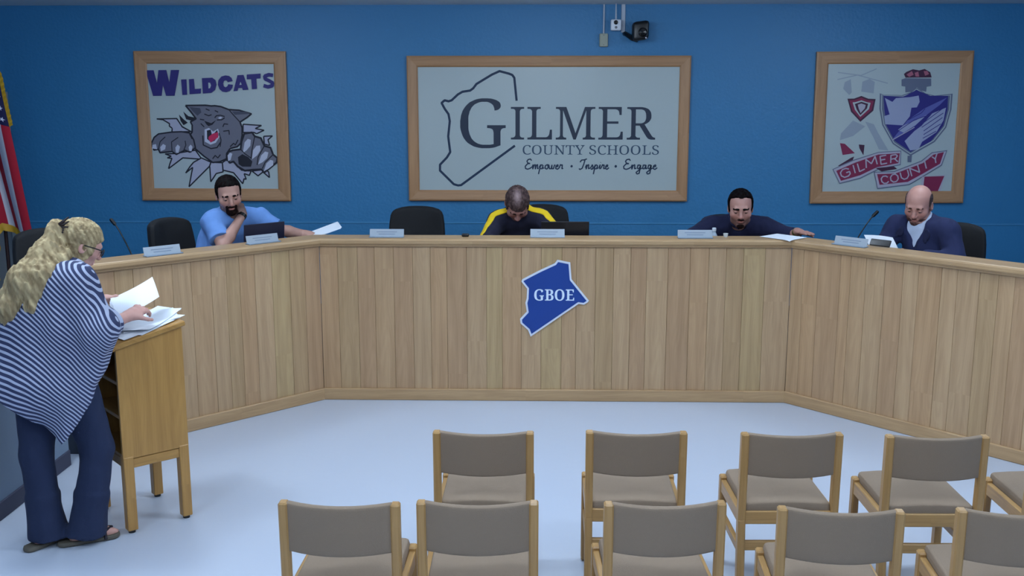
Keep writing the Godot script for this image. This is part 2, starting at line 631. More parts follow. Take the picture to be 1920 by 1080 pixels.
func dais():
	var t := thing("dais_desk", "long oak-panelled dais with angled wings in front of the blue wall", "desk")
	var fx := Vector3.RIGHT
	var fz := Vector3(0, 0, 1)
	var cuts := {
		"front": [0.0, 0.13, 0.275, 0.40, 0.54, 0.68, 0.81, 0.93, 1.075, 1.22, 1.335, 1.475, 1.62, 1.77, 1.877, 2.015, 2.145, 2.27, 2.385, 2.54, 2.70, 2.835, 2.96, 3.085, 3.24, 3.428],
		"left": [0.0, 0.131, 0.257, 0.401, 0.538, 0.654, 0.756, 0.867, 1.011, 1.143, 1.278, 1.407, 1.528, 1.66, 1.80],
		"right": [0.0, 0.102, 0.225, 0.399, 0.477, 0.594, 0.732, 0.862, 0.97, 1.125, 1.23, 1.373, 1.488, 1.588, 1.71, 1.85, 1.98, 2.12, 2.24, 2.38, 2.52, 2.66, 2.80, 2.90],
	}
	for side in [["front", P1, fx, fz], ["left", P1, DL, NL], ["right", P2, DR, NR]]:
		var c: Array = cuts[side[0]]
		var b := MB.new()
		seg_box(b, side[1], side[2], side[3], 0.0, c[-1], 0.02, 1.175, -0.016, 0.03, 0.0, 1)
		var back := part("panel", b.mesh(), wood("panel_back", Color(0.62, 0.54, 0.45), 0.6), t)
		var last := -1
		for i in c.size() - 1:
			b = MB.new()
			b.off = Vector2(rng.randf(), rng.randf() * 1.6)
			seg_box(b, side[1], side[2], side[3], c[i] + 0.0006, c[i + 1] - 0.0006, 0.06, 1.172, rng.randf_range(-0.001, 0.0012), 0.018, 0.0022, 1)
			var k := rng.randi() % 7
			if k == last:
				k = (k + 3) % 7
			last = k
			part("plank", b.mesh(), M["plank_oak_%d" % k], back)
		b = MB.new()
		b.off = Vector2(0.3, 0.2)
		var e0 := -0.012 if side[0] == "front" else 0.0
		seg_box(b, side[1], side[2], side[3], e0, c[-1], 0.0, 0.088, 0.016, 0.02, 0.005, 0)
		part("baseboard", b.mesh(), M["trim_oak"], t)
		# the working surface behind the panel
		b = MB.new()
		var inset := 0.25 if side[0] == "front" else 0.30
		seg_box(b, side[1], side[2], side[3], inset if side[0] != "front" else 0.0, c[-1], 1.02, 1.06, -0.036, 0.40 if side[0] == "front" else 0.34, 0.004, 0)
		part("work_surface", b.mesh(), wood("work_oak", Color(0.85, 0.72, 0.55), 0.4), t)
	# the ledge: one moulded oak top with mitred corners
	var l := thing("counter_ledge", "continuous oak ledge capping the panelled dais, with mitred corners", "counter top")
	var prof := [Vector2(0.006, 1.158), Vector2(0.020, 1.162), Vector2(0.024, 1.172), Vector2(0.034, 1.178), Vector2(0.040, 1.186), Vector2(0.041, 1.206), Vector2(0.036, 1.216), Vector2(0.026, 1.22), Vector2(-0.17, 1.22), Vector2(-0.176, 1.214), Vector2(-0.176, 1.1765), Vector2(0.0035, 1.1765), Vector2(0.0035, 1.158)]
	var m1 := (NL + fz).normalized()
	m1 = m1 / m1.dot(fz)
	var m2 := (NR + fz).normalized()
	m2 = m2 / m2.dot(fz)
	var ends := [[P1 + DL * 1.84, NL, P1, m1, NL], [P1, m1, P2, m2, fz], [P2, m2, P2 + DR * 2.95, NR, NR]]
	for en in ends:
		var b := MB.new()
		b.off = Vector2(rng.randf(), rng.randf())
		var len: float = (en[2] - en[0]).length()
		var acc := 0.0
		for i in prof.size():
			var p: Vector2 = prof[i]
			var q: Vector2 = prof[(i + 1) % prof.size()]
			var seglen := p.distance_to(q)
			var a: Vector3 = en[0] + en[1] * p.x + Vector3.UP * p.y
			var d: Vector3 = en[2] + en[3] * p.x + Vector3.UP * p.y
			var a2: Vector3 = en[0] + en[1] * q.x + Vector3.UP * q.y
			var d2: Vector3 = en[2] + en[3] * q.x + Vector3.UP * q.y
			b.face([a, d, d2, a2], [Vector2(acc, 0), Vector2(acc, len), Vector2(acc + seglen, len), Vector2(acc + seglen, 0)])
			acc += seglen
		for s in [0, 1]:
			var cap := []
			for p in prof:
				cap.append(en[s * 2] + en[s * 2 + 1] * p.x + Vector3.UP * p.y)
			if s == 0:
				cap.reverse()
			for i in range(1, cap.size() - 1):
				b.face([cap[0], cap[i], cap[i + 1]])
		part("ledge_board", b.mesh(), M["trim_oak"], l)
	# the blue plaque in the outline of the county
	var s := thing("county_plaque", "blue county-shaped plaque with a white edge reading GBOE", "sign", Vector3(0.130, 0.770, -7.4295))
	var outline := poly("21,296 115,277 126,153 254,-5 244,-18 218,-35 179,-29 -171,-277 -190,-227 -246,-177 -249,-144 -200,-90 -210,-24 -201,9 -198,82 -240,135 -233,151 -172,184 -95,224 2,270")
	var b := MB.new()
	b.prism(outline, 0.014)
	part("backing", b.mesh(), mat("plaque_white", Color(0.86, 0.88, 0.92), 0.5), s)
	b = MB.new()
	for q in Geometry2D.offset_polygon(outline, -0.014):
		b.prism(q, 0.0175)
	part("face_panel", b.mesh(), mat("plaque_blue", Color(0.03, 0.225, 0.54), 0.45), s)
	words("GBOE", "Droid Serif", 700, -0.146, 0.146, -0.005, 0.080, 0.0185, mat("letter_white", Color(0.85, 0.9, 0.95), 0.5), s)

# ---------------------------------------------------------------- framed signs on the wall
func framed(label: String, at: Vector3, w: float, h: float, rail: float, roll: float) -> Node3D:
	# w, h: the visible white board; rail: width of the oak frame
	var t := thing("framed_sign", label, "sign", at, "")
	t.rotation.z = roll
	var b := MB.new()
	b.box(Vector3(0, 0, 0.012), Vector3(w + 0.03, h + 0.03, 0.012), 0.0)
	part("board", b.mesh(), mat("board_white", Color(0.70, 0.745, 0.745), 0.4), t)
	for k in 4:
		b = MB.new()
		b.off = Vector2(k * 0.37, k * 0.53)
		var ang := k * PI / 2
		var half := (h if k % 2 == 0 else w) / 2.0
		var longer := (w if k % 2 == 0 else h) / 2.0
		# a mitred rail with a bevel towards the board
		var pr := [Vector2(0, 0.0), Vector2(0, 0.026), Vector2(0.012, 0.034), Vector2(rail - 0.012, 0.042), Vector2(rail, 0.036), Vector2(rail, 0.0)]
		var R := Basis(Vector3(0, 0, 1), ang)
		var acc := 0.0
		for i in pr.size():
			var p: Vector2 = pr[i]
			var q: Vector2 = pr[(i + 1) % pr.size()]
			var f := func(e: Vector2, s: float) -> Vector3: return R * Vector3(s * (longer + e.x), half + e.x, e.y)
			b.face([f.call(p, -1.0), f.call(p, 1.0), f.call(q, 1.0), f.call(q, -1.0)], [Vector2(acc, -longer), Vector2(acc, longer), Vector2(acc + p.distance_to(q), longer), Vector2(acc + p.distance_to(q), -longer)])
			acc += p.distance_to(q)
		part("frame_rail", b.mesh(), M["frame_oak"], t)
	return t

func printed(t: Node3D, art: Array, called := "print"):
	var inks := {
		"ink": Color(0.06, 0.08, 0.15), "torn": Color(0.68, 0.68, 0.76), "fur": Color(0.43, 0.43, 0.485), "shade": Color(0.27, 0.28, 0.35), "claw": Color(0.76, 0.77, 0.84), "tongue": Color(0.80, 0.14, 0.34),
		"violet": Color(0.18, 0.135, 0.45), "board": Color(0.70, 0.745, 0.745), "faint": Color(0.60, 0.64, 0.69), "maroon": Color(0.52, 0.12, 0.28), "maroonink": Color(0.26, 0.10, 0.22), "pale": Color(0.70, 0.68, 0.74),
		"steel": Color(0.40, 0.43, 0.52), "navy": Color(0.16, 0.14, 0.48), "silver": Color(0.62, 0.65, 0.76), "sky": Color(0.36, 0.38, 0.66), "pink": Color(0.68, 0.38, 0.46), "deep": Color(0.08, 0.18, 0.29)}
	var b := MB.new()
	var z := 0.0187
	for a in art:
		b.col = (inks[a[0]] as Color).srgb_to_linear()
		z += 0.00012
		if a[1] == 0:
			b.flat(poly(a[2]), z)
		else:
			b.stroke(poly(a[2]), a[1] * 0.001, z)
	part(called, b.mesh(), M["print"], t)

func wall_signs():
	var z := WALLZ + 0.002
	var t := framed("oak-framed white sign with WILDCATS above a snarling grey cat", Vector3(-2.969, 1.953, z), 1.16, 1.13, 0.112, -0.003)
	printed(t, art_wildcat())
	t = framed("wide oak-framed white sign reading GILMER COUNTY SCHOOLS", Vector3(0.099, 1.934, z), 2.36, 1.11, 0.098, 0.0)
	printed(t, art_county())
	printed(t, art_empower())
	printed(t, art_inspire())
	printed(t, art_engage())
	printed(t, art_dots())
	var ink := mat("sign_ink", Color(0.06, 0.14, 0.24), 0.5)
	words("G", "Droid Serif", 400, -0.800, -0.385, -0.172, 0.277, 0.019, ink, t)
	words("ILMER", "Droid Serif", 400, -0.338, 0.975, -0.093, 0.200, 0.019, ink, t)
	words("COUNTY SCHOOLS", "Droid Serif", 400, -0.230, 1.012, -0.230, -0.143, 0.019, mat("sign_slate", Color(0.17, 0.28, 0.38), 0.5), t)
	t = framed("oak-framed white sign with a shield crest and GILMER COUNTY ribbons", Vector3(3.190, 1.946, z), 1.17, 1.14, 0.108, 0.006)
	printed(t, art_crest())

# ---------------------------------------------------------------- things fixed high on the wall
func wall_gear():
	var white := mat("gear_white", Color(0.72, 0.75, 0.80), 0.5)
	var z := WALLZ
	var t := thing("junction_box", "cream electrical box at the end of a thin white conduit on the blue wall", "box", Vector3(0.592, 2.665, z))
	var b := MB.new()
	b.box(Vector3(0, 0.058, 0.022), Vector3(0.076, 0.116, 0.044), 0.006)
	part("box_body", b.mesh(), mat("gear_cream", Color(0.62, 0.64, 0.58), 0.5), t)
	b = MB.new()
	b.tube([Vector3(0, 0.116, 0.014), Vector3(0, CEIL - 2.665, 0.014)], 0.0085, 10)
	part("conduit", b.mesh(), white, t)
	b = MB.new()
	for s in [-1, 1]:
		b.lathe([Vector2(0.0, 0.0), Vector2(0.004, 0.0), Vector2(0.004, 0.002), Vector2(0, 0.002)], Vector3(0, 0.058 + s * 0.042, 0.044), Basis(Vector3.RIGHT, PI / 2), 8)
	part("screw", b.mesh(), mat("screw_grey", Color(0.4, 0.4, 0.4), 0.4, 0.8), t)
	t = thing("cable_raceway", "flat white cable raceway running down from the ceiling beside the white camera", "cable cover", Vector3(0.764, 2.790, z))
	b = MB.new()
	b.box(Vector3(0, (CEIL - 2.79) / 2, 0.012), Vector3(0.036, CEIL - 2.79, 0.024), 0.004)
	part("channel", b.mesh(), white, t)
	t = thing("webcam", "small white cube camera hanging from a short rod near the ceiling", "camera", Vector3(0.693, 2.800, z + 0.10))
	b = MB.new()
	b.soft(Vector3(0.094, 0.098, 0.06), 0.014, 2, func(p): return p + Vector3(0, 0.049, 0))
	part("body", b.mesh(), mat("webcam_white", Color(0.86, 0.88, 0.92), 0.35), t)
	b = MB.new()
	b.lathe([Vector2(0.019, 0), Vector2(0.019, 0.005), Vector2(0.012, 0.007), Vector2(0, 0.004)], Vector3(-0.002, 0.070, 0.029), Basis(Vector3.RIGHT, PI / 2), 16)
	part("lens", b.mesh(), mat("gear_black", Color(0.02, 0.02, 0.035), 0.25), t)
	b = MB.new()
	b.lathe([Vector2(0.012, 0), Vector2(0.012, 0.003), Vector2(0, 0.003)], Vector3(0, 0.028, 0.029), Basis(Vector3.RIGHT, PI / 2), 12)
	part("sensor", b.mesh(), mat("gear_grey", Color(0.4, 0.42, 0.46), 0.4), t)
	b = MB.new()
	b.tube([Vector3(0, 0.09, 0), Vector3(0, CEIL - 2.80, -0.01)], [0.009, 0.006], 8)
	part("rod", b.mesh(), white, t)
	t = thing("pan_tilt_camera", "black pan-tilt camera on a wall arm right of the white raceway", "camera", Vector3(0.905, 2.705, z + 0.16))
	b = MB.new()
	b.soft(Vector3(0.145, 0.165, 0.13), 0.032, 2, func(p): return Vector3(p.x * (1.0 + 0.3 * p.y), p.y + 0.09 + p.x * 0.12, p.z))
	part("body", b.mesh(), mat("ptz_black", Color(0.022, 0.022, 0.04), 0.35), t)
	b = MB.new()
	b.lathe([Vector2(0.040, 0), Vector2(0.040, 0.012), Vector2(0.028, 0.018), Vector2(0.0, 0.010)], Vector3(0.015, 0.075, 0.06), Basis(Vector3.RIGHT, PI / 2), 20)
	part("lens", b.mesh(), M["gear_black"], t)
	b = MB.new()
	b.lathe([Vector2(0.008, 0), Vector2(0.006, 0.004), Vector2(0, 0.005)], Vector3(0.045, 0.028, 0.064), Basis(Vector3.RIGHT, PI / 2), 10)
	part("indicator", b.mesh(), mat("gear_silver", Color(0.75, 0.75, 0.8), 0.2, 0.7), t)
	b = MB.new()
	b.tube([Vector3(-0.125, 0.075, -0.155), Vector3(-0.12, 0.07, -0.10), Vector3(-0.07, 0.03, -0.02), Vector3(-0.02, 0.02, 0)], [0.022, 0.02, 0.024, 0.03], 10)
	part("arm", b.mesh(), M["gear_black"], t)

# ---------------------------------------------------------------- flag
func flag_image() -> ImageTexture:
	var w := 760
	var h := 390
	var im := Image.create(w, h, false, Image.FORMAT_RGB8)
	for k in 13:
		im.fill_rect(Rect2i(0, k * 30, w, 30), Color(0.66, 0.07, 0.17) if k % 2 == 0 else Color(0.80, 0.79, 0.82))
	im.fill_rect(Rect2i(0, 0, 304, 210), Color(0.06, 0.07, 0.27))
	for r in 9:
		for k in (6 if r % 2 == 0 else 5):
			var cx := 25.0 + k * 50.7 + (0.0 if r % 2 == 0 else 25.4)
			var cy := 21.0 + r * 21.0
			var star := PackedVector2Array()
			for j in 10:
				var rr := 11.5 if j % 2 == 0 else 4.6
				star.append(Vector2(cx + sin(j * PI / 5) * rr, cy - cos(j * PI / 5) * rr))
			for y in range(int(cy) - 12, int(cy) + 13):
				for x in range(int(cx) - 12, int(cx) + 13):
					if Geometry2D.is_point_in_polygon(Vector2(x + 0.5, y + 0.5), star):
						im.set_pixel(x, y, Color(0.86, 0.87, 0.92))
	return ImageTexture.create_from_image(im)

func flag_point(f: float, h: float) -> Vector3:
	# f along the fly, h down the hoist: the top edge falls steeply, the hoist is gathered towards the pole
	var w := smoothstep(0.0, 0.45, f)
	# the loose end spreads over its first folds, then hangs back down behind them
	var k := minf(h, 0.36) + 0.04 * (1.0 - exp(-maxf(h - 0.36, 0.0) * 12.0))
	var slack := Vector3(-0.92, 0.34, 0) * k + Vector3(-0.10, -0.80, -0.12) * maxf(h - 0.36, 0.0)
	var hang := (Vector3(0, -h, 0)).lerp(slack, w)
	var p := Vector3(-4.625, 2.60, -8.80) + Vector3(0.065 * smoothstep(0.0, 0.16, f) + 0.222 * f, -1.56 * f, 0) + hang * 0.92
	var fold := sin(h * 17.0 + 0.6) * 0.035 + sin(h * 7.0 + f * 2.0) * 0.03
	p.z += fold * smoothstep(0.02, 0.3, f) + 0.02
	p.x += 0.012 * sin(h * 15.0 + f * 3.0) * w
	return p

func flag():
	var t := thing("flag_pole", "dark flagpole standing in the far left corner behind the flag", "flagpole", Vector3(-4.66, RISER, -8.90))
	var b := MB.new()
	b.lathe([Vector2(0.0, 0.0), Vector2(0.16, 0.0), Vector2(0.16, 0.02), Vector2(0.06, 0.05), Vector2(0.03, 0.10), Vector2(0.022, 0.12)])
	part("base", b.mesh(), mat("brass", Color(0.6, 0.48, 0.2), 0.35, 0.8), t)
	b = MB.new()
	b.tube([Vector3(0, 0.1, 0), Vector3(0, 2.36, 0)], 0.016, 12)
	part("pole", b.mesh(), mat("pole_wood", Color(0.16, 0.08, 0.07), 0.4), t)
	b = MB.new()
	b.lathe([Vector2(0.016, 0), Vector2(0.03, 0.02), Vector2(0.03, 0.05), Vector2(0.012, 0.08), Vector2(0, 0.12)], Vector3(0, 2.35, 0))
	part("finial", b.mesh(), M["brass"], t)
	var g := thing("flag", "stars and stripes flag with gold fringe, hanging at the left edge", "flag", Vector3.ZERO)
	var m := mat("flag_cloth", Color.WHITE, 0.85)
	m.albedo_texture = flag_image()
	m.texture_repeat = false
	m.backlight_enabled = true
	m.backlight = Color(0.12, 0.1, 0.1)
	b = MB.new()
	b.sheet(60, 70, func(u, v): return flag_point(u, 1.0 - v), func(u, v): return Vector2(u, 1.0 - v), 0.002)
	part("cloth", b.mesh(), m, g)
	b = MB.new()
	b.sheet(70, 3, func(u, v): return flag_point(1.0, u) + Vector3(0.01, -0.065, 0) * v + Vector3(0, 0, 0.008 * sin(u * 60.0) * v), null, 0.004)
	part("fringe", b.mesh(), mat("gold_fringe", Color(0.78, 0.60, 0.10), 0.6), g)
	b = MB.new()
	b.sheet(40, 3, func(u, v): return flag_point(0.40 * (1.0 - u), 0.0) + Vector3(0.03, 0.018, 0.0) * v + Vector3(0, 0, 0.006 * sin(u * 90.0) * v), null, 0.004)
	part("fringe", b.mesh(), mat("gold_fringe", Color(0.78, 0.60, 0.10), 0.6), g)

# ---------------------------------------------------------------- lectern
func lectern():
	# a runs along the side panel (away from the speaker), c along the open side
	var th := deg_to_rad(42.0)
	var a := Vector3(cos(th), 0, -sin(th))
	var c := Vector3(-sin(th), 0, -cos(th))
	var B := Basis(a, Vector3.UP, -c)      # local x = a, y up, local -z = c
	var t := thing("lectern", "honey oak lectern on four legs, open at the woman's side", "lectern", Vector3(-2.108, 0, -4.994))
	t.basis = B
	var wd: Material = M["lectern_oak"]
	var L := 0.340     # depth, along x
	var W := 0.44      # width, along -z
	for s in [[0.022, 0.022], [L - 0.022, 0.022], [0.022, W - 0.022], [L - 0.022, W - 0.022]]:
		var b := MB.new()
		b.off = Vector2(s[0], s[1])
		b.box(Vector3(s[0], 0.215, -s[1]), Vector3(0.052, 0.40, 0.052), 0.004)
		var leg := part("leg", b.mesh(), wd, t)
		b = MB.new()
		b.lathe([Vector2(0, 0), Vector2(0.018, 0), Vector2(0.018, 0.016), Vector2(0, 0.016)], Vector3(s[0], 0.0, -s[1]), Basis.IDENTITY, 12)
		part("glide", b.mesh(), mat("glide_black", Color(0.06, 0.06, 0.06), 0.5), leg)
	for s in [[Vector3(L / 2, 0.375, -0.014), Vector3(L - 0.09, 0.05, 0.02)], [Vector3(L / 2, 0.375, -W + 0.014), Vector3(L - 0.09, 0.05, 0.02)], [Vector3(0.014, 0.375, -W / 2), Vector3(0.02, 0.05, W - 0.09)], [Vector3(L - 0.014, 0.375, -W / 2), Vector3(0.02, 0.05, W - 0.09)]]:
		var b := MB.new()
		b.box(s[0], s[1], 0.003, Basis.IDENTITY, 0 if s[1].x > 0.1 else 2)
		part("apron", b.mesh(), wd, t)
	var y0 := 0.405
	var ya := 0.985   # top of the side at the speaker's edge
	var yb := 1.055   # and at the far edge
	for z in [-0.009, -W + 0.009]:
		var b := MB.new()
		b.off = Vector2(0.2 - z, 0.4)
		b.prism(PackedVector2Array([Vector2(-0.004, y0), Vector2(L + 0.004, y0), Vector2(L + 0.004, yb), Vector2(-0.004, ya)]), 0.018, Vector3(0, 0, z - 0.009))
		part("side_panel", b.mesh(), wd, t)
	var b := MB.new()
	b.box(Vector3(L - 0.009, (y0 + yb) / 2, -W / 2), Vector3(0.018, yb - y0, W - 0.036), 0.002)
	part("back_panel", b.mesh(), wd, t)
	for y in [y0 + 0.009, 0.62, 0.80]:
		b = MB.new()
		b.box(Vector3(L / 2 - 0.012, y, -W / 2), Vector3(L - 0.03, 0.018, W - 0.036), 0.002, Basis.IDENTITY, 2)
		part("shelf", b.mesh(), wd, t)
	b = MB.new()
	var sl := atan2(yb - ya, L)
	b.box(Vector3(L / 2, (ya + yb) / 2 + 0.016, -W / 2), Vector3(L + 0.05, 0.028, W + 0.03), 0.005, Basis(Vector3(0, 0, 1), sl), 2)
	part("top", b.mesh(), wd, t)
	# a lip that keeps papers from sliding
	b = MB.new()
	b.box(Vector3(-0.020, ya + 0.012, -W / 2), Vector3(0.014, 0.034, W + 0.03), 0.004, Basis(Vector3(0, 0, 1), sl), 2)
	part("lip", b.mesh(), wd, t)
	# papers: loose stack on the slanted top
	var paper := mat("paper", Color(0.93, 0.95, 0.98), 0.7)
	var top := func(x: float, w: float, up: float) -> Vector3:
		return t.position + B * (Vector3(x, (ya + yb) / 2 + 0.0318 + (x - L / 2) * tan(sl) + up, -w))
	var s := thing("paper_stack", "fanned stack of white papers lying on the lectern top", "papers", top.call(0.15, 0.2, 0.0))
	for k in [[0.23, 0.13, 0.30, 0.002, 0.0], [0.17, 0.12, 0.10, 0.004, 0.004], [0.24, 0.17, -0.25, 0.006, 0.008], [0.245, 0.21, 0.20, 0.009, 0.012], [0.23, 0.15, 0.55, 0.013, 0.014]]:
		b = MB.new()
		var rot := Basis(Vector3.UP, k[2])
		var kx: float = k[0]
		var kz: float = k[1]
		var ku: float = k[3]
		var curl: float = k[4]
		b.sheet(10, 8, func(u, v):
			var q := rot * Vector3((u - 0.5) * 0.279, 0, (0.5 - v) * 0.216)
			return top.call(kx + q.x, kz - q.z, ku + curl * pow(absf(u - 0.4) * 1.6, 2.0)) - s.position, null, 0.001)
		part("sheet", b.mesh(), paper, s)
	# the sheets she is holding
	s = thing("held_papers", "white sheets of paper held up in the woman's hands above the lectern", "papers", Vector3(-2.07, 1.17, -5.25))
	var c00 := Vector3(-2.185, 1.145, -5.135)
	for k in 3:
		b = MB.new()
		var kk := float(k)
		b.sheet(10, 8, func(u, v):
			var e1 := Vector3(0.175, 0.085, -0.170)
			var e2 := Vector3(-0.040 - 0.010 * kk, 0.060, -0.10) * 1.35
			return c00 + e1 * (u * 0.95 + kk * 0.04) + e2 * (v - 0.45) + Vector3(0, 0.004 * kk + 0.03 * pow(u - 0.4, 2.0) - 0.02 * pow(v - 0.5, 2.0), 0) - s.position, null, 0.001)
		part("sheet", b.mesh(), paper, s)
	# microphone on a gooseneck behind her arm
	s = thing("lectern_microphone", "black gooseneck microphone at the lectern, in front of the woman's chest", "microphone", top.call(0.03, 0.425, 0.006))
	b = MB.new()
	var tip := Vector3(0.0, 0.245, 0.02)
	b.tube([Vector3(0, 0, 0), Vector3(0, 0.10, 0), Vector3(0.0, 0.2, 0.01), tip], 0.005, 8)
	part("gooseneck", b.mesh(), M["gear_black"], s)
	b = MB.new()
	b.lathe([Vector2(0, 0), Vector2(0.012, 0.004), Vector2(0.014, 0.03), Vector2(0.011, 0.05), Vector2(0, 0.056)], tip, Basis(Vector3(0, 0, 1), 0.9), 12)
	part("capsule", b.mesh(), M["gear_black"], s)
	b = MB.new()
	b.lathe([Vector2(0, 0), Vector2(0.025, 0), Vector2(0.022, 0.012), Vector2(0, 0.014)], Vector3.ZERO, Basis.IDENTITY, 14)
	part("base", b.mesh(), M["gear_black"], s)

# ---------------------------------------------------------------- audience chairs
func make_chair() -> Node3D:
	# origin on the floor below the back posts' middle; the sitter looks along -z
	var t := thing("audience_chair", "x", "chair", Vector3.ZERO, "oak and taupe chairs facing the dais")
	var wd: Material = M["chair_oak"]
	var px := 0.204
	for s in [-1, 1]:
		var b := MB.new()
		b.off = Vector2(0.1 * s, 0.3)
		b.bar(Vector3(s * px, 0.004, 0.03), Vector3(s * px, 0.40, 0.0), 0.034, 0.046, Vector3.RIGHT, 0.006)
		b.bar(Vector3(s * px, 0.39, 0.0), Vector3(s * px, 0.80, 0.012), 0.034, 0.042, Vector3.RIGHT, 0.006)
		var post := part("back_post", b.mesh(), wd, t)
		for y in [0.412, 0.279]:
			b = MB.new()
			b.lathe([Vector2(0, 0), Vector2(0.0055, 0), Vector2(0.0055, 0.002), Vector2(0, 0.0025)], Vector3(s * px, y, 0.020 + (0.4 - y) * 0.08), Basis(Vector3.RIGHT, PI / 2), 8)
			part("bolt", b.mesh(), mat("bolt_dark", Color(0.06, 0.05, 0.05), 0.5), post)
		b = MB.new()
		b.off = Vector2(0.2 * s, 0.7)
		b.bar(Vector3(s * px, 0.004, -0.405), Vector3(s * px, 0.452, -0.395), 0.034, 0.046, Vector3.RIGHT, 0.006)
		part("front_leg", b.mesh(), wd, t)
		b = MB.new()
		b.box(Vector3(s * px, 0.405, -0.195), Vector3(0.026, 0.062, 0.39), 0.004, Basis.IDENTITY, 2)
		part("side_rail", b.mesh(), wd, t)
		b = MB.new()
		b.box(Vector3(s * px, 0.255, -0.19), Vector3(0.022, 0.04, 0.40), 0.004, Basis.IDENTITY, 2)
		part("side_stretcher", b.mesh(), wd, t)
	var b := MB.new()
	b.box(Vector3(0, 0.409, 0.004), Vector3(0.38, 0.062, 0.024), 0.004, Basis.IDENTITY, 0)
	part("rear_rail", b.mesh(), wd, t)
	b = MB.new()
	b.box(Vector3(0, 0.279, 0.012), Vector3(0.38, 0.044, 0.022), 0.004, Basis.IDENTITY, 0)
	part("rear_stretcher", b.mesh(), wd, t)
	b = MB.new()
	b.box(Vector3(0, 0.40, -0.385), Vector3(0.38, 0.05, 0.024), 0.004, Basis.IDENTITY, 0)
	part("front_rail", b.mesh(), wd, t)
	b = MB.new()
	b.soft(Vector3(0.384, 0.056, 0.425), 0.018, 5, func(p): return Vector3(p.x, p.y + 0.446 + 0.010 * (1.0 - pow(p.x / 0.19, 2.0)) * clampf(p.y * 40.0, 0.0, 1.0) - p.z * 0.012, p.z - 0.205))
	part("seat", b.mesh(), M["taupe"], t)
	b = MB.new()
	b.soft(Vector3(0.396, 0.192, 0.034), 0.012, 8, func(p): return Vector3(p.x, p.y + 0.704, p.z + 0.002 + 0.052 * (1.0 - pow(p.x / 0.198, 2.0)) + p.y * 0.03))
	part("backrest", b.mesh(), M["taupe"], t)
	return t

func audience():
	var c := make_chair()
	var order := ["leftmost", "second from the left", "middle", "second from the right", "rightmost"]
	var front := [[-0.709, -3.525, -1.2], [-0.210, -3.545, 0.7], [0.468, -3.553, 2.7], [1.087, -3.507, -3.0], [1.72, -3.50, -4.5]]
	var far := [[-0.229, -4.334, -0.5], [0.4405, -4.35, -0.5], [1.115, -4.345, 1.4], [1.735, -4.327, 0.5], [2.36, -4.33, 0.0]]
	var words_far := ["leftmost", "second from left", "middle", "fourth from left", "rightmost"]
	for i in 5:
		var lab: String = "oak chair with taupe back in the nearest row, " + order[i]
		if i == 0:
			c.position = Vector3(front[0][0], 0, front[0][1])
			c.rotation.y = deg_to_rad(front[0][2])
			c.set_meta("label", lab)
		else:
			dup(c, "audience_chair", Vector3(front[i][0], 0, front[i][1]), deg_to_rad(front[i][2]), lab)
	for i in 5:
		dup(c, "audience_chair", Vector3(far[i][0], 0, far[i][1]), deg_to_rad(far[i][2]), "oak chair with taupe back in the row nearest the dais, " + words_far[i])

# ---------------------------------------------------------------- office chairs and small things on the dais
func make_office_chair() -> Node3D:
	# origin on the floor; the sitter looks along +z
	var t := thing("office_chair", "x", "chair", Vector3.ZERO, "black office chairs behind the dais")
	var bl := cloth("office_black", Color(0.035, 0.037, 0.055), 0.8, 0.3)
	var pl := mat("office_plastic", Color(0.03, 0.03, 0.035), 0.4)
	var b := MB.new()
	b.soft(Vector3(0.50, 0.09, 0.48), 0.04, 4, func(p): return p + Vector3(0, 0.368, 0.02))
	part("seat", b.mesh(), bl, t)
	b = MB.new()
	b.soft(Vector3(0.47, 0.54, 0.08), 0.036, 7, func(p):
		var k := 1.0 - 0.10 * pow(absf(p.y) / 0.27, 3.0)
		var yy: float = p.y - 0.035 * pow(absf(p.x) / 0.235, 3.0) * signf(p.y)
		return Vector3(p.x * k, yy + 0.76, p.z - 0.285 - yy * 0.14 + 0.06 * pow(p.x / 0.235, 2.0)))
	part("backrest", b.mesh(), bl, t)
	b = MB.new()
	b.tube([Vector3(0, 0.315, -0.05), Vector3(0, 0.325, -0.31), Vector3(0, 0.60, -0.315)], 0.022, 8)
	part("back_bracket", b.mesh(), pl, t)
	b = MB.new()
	b.lathe([Vector2(0.05, 0.10), Vector2(0.03, 0.13), Vector2(0.025, 0.25), Vector2(0.018, 0.26), Vector2(0.018, 0.315), Vector2(0.08, 0.325)], Vector3.ZERO, Basis.IDENTITY, 14)
	part("gas_column", b.mesh(), pl, t)
	for k in 5:
		var a := TAU * k / 5 + 0.3
		var d := Vector3(sin(a), 0, cos(a))
		b = MB.new()
		b.bar(Vector3(0, 0.105, 0) + d * 0.03, Vector3(0, 0.075, 0) + d * 0.29, 0.045, 0.03, d.cross(Vector3.UP), 0.006)
		var leg := part("leg", b.mesh(), pl, t)
		b = MB.new()
		b.lathe([Vector2(0, -0.02), Vector2(0.026, -0.02), Vector2(0.028, 0), Vector2(0.026, 0.02), Vector2(0, 0.02)], d * 0.28 + Vector3(0, 0.029, 0), Basis(d, PI / 2) * Basis(Vector3.RIGHT, 0.0), 12)
		part("caster", b.mesh(), pl, leg)
	return t

func yaw_to(n: Vector3) -> float:
	return atan2(n.x, n.z)

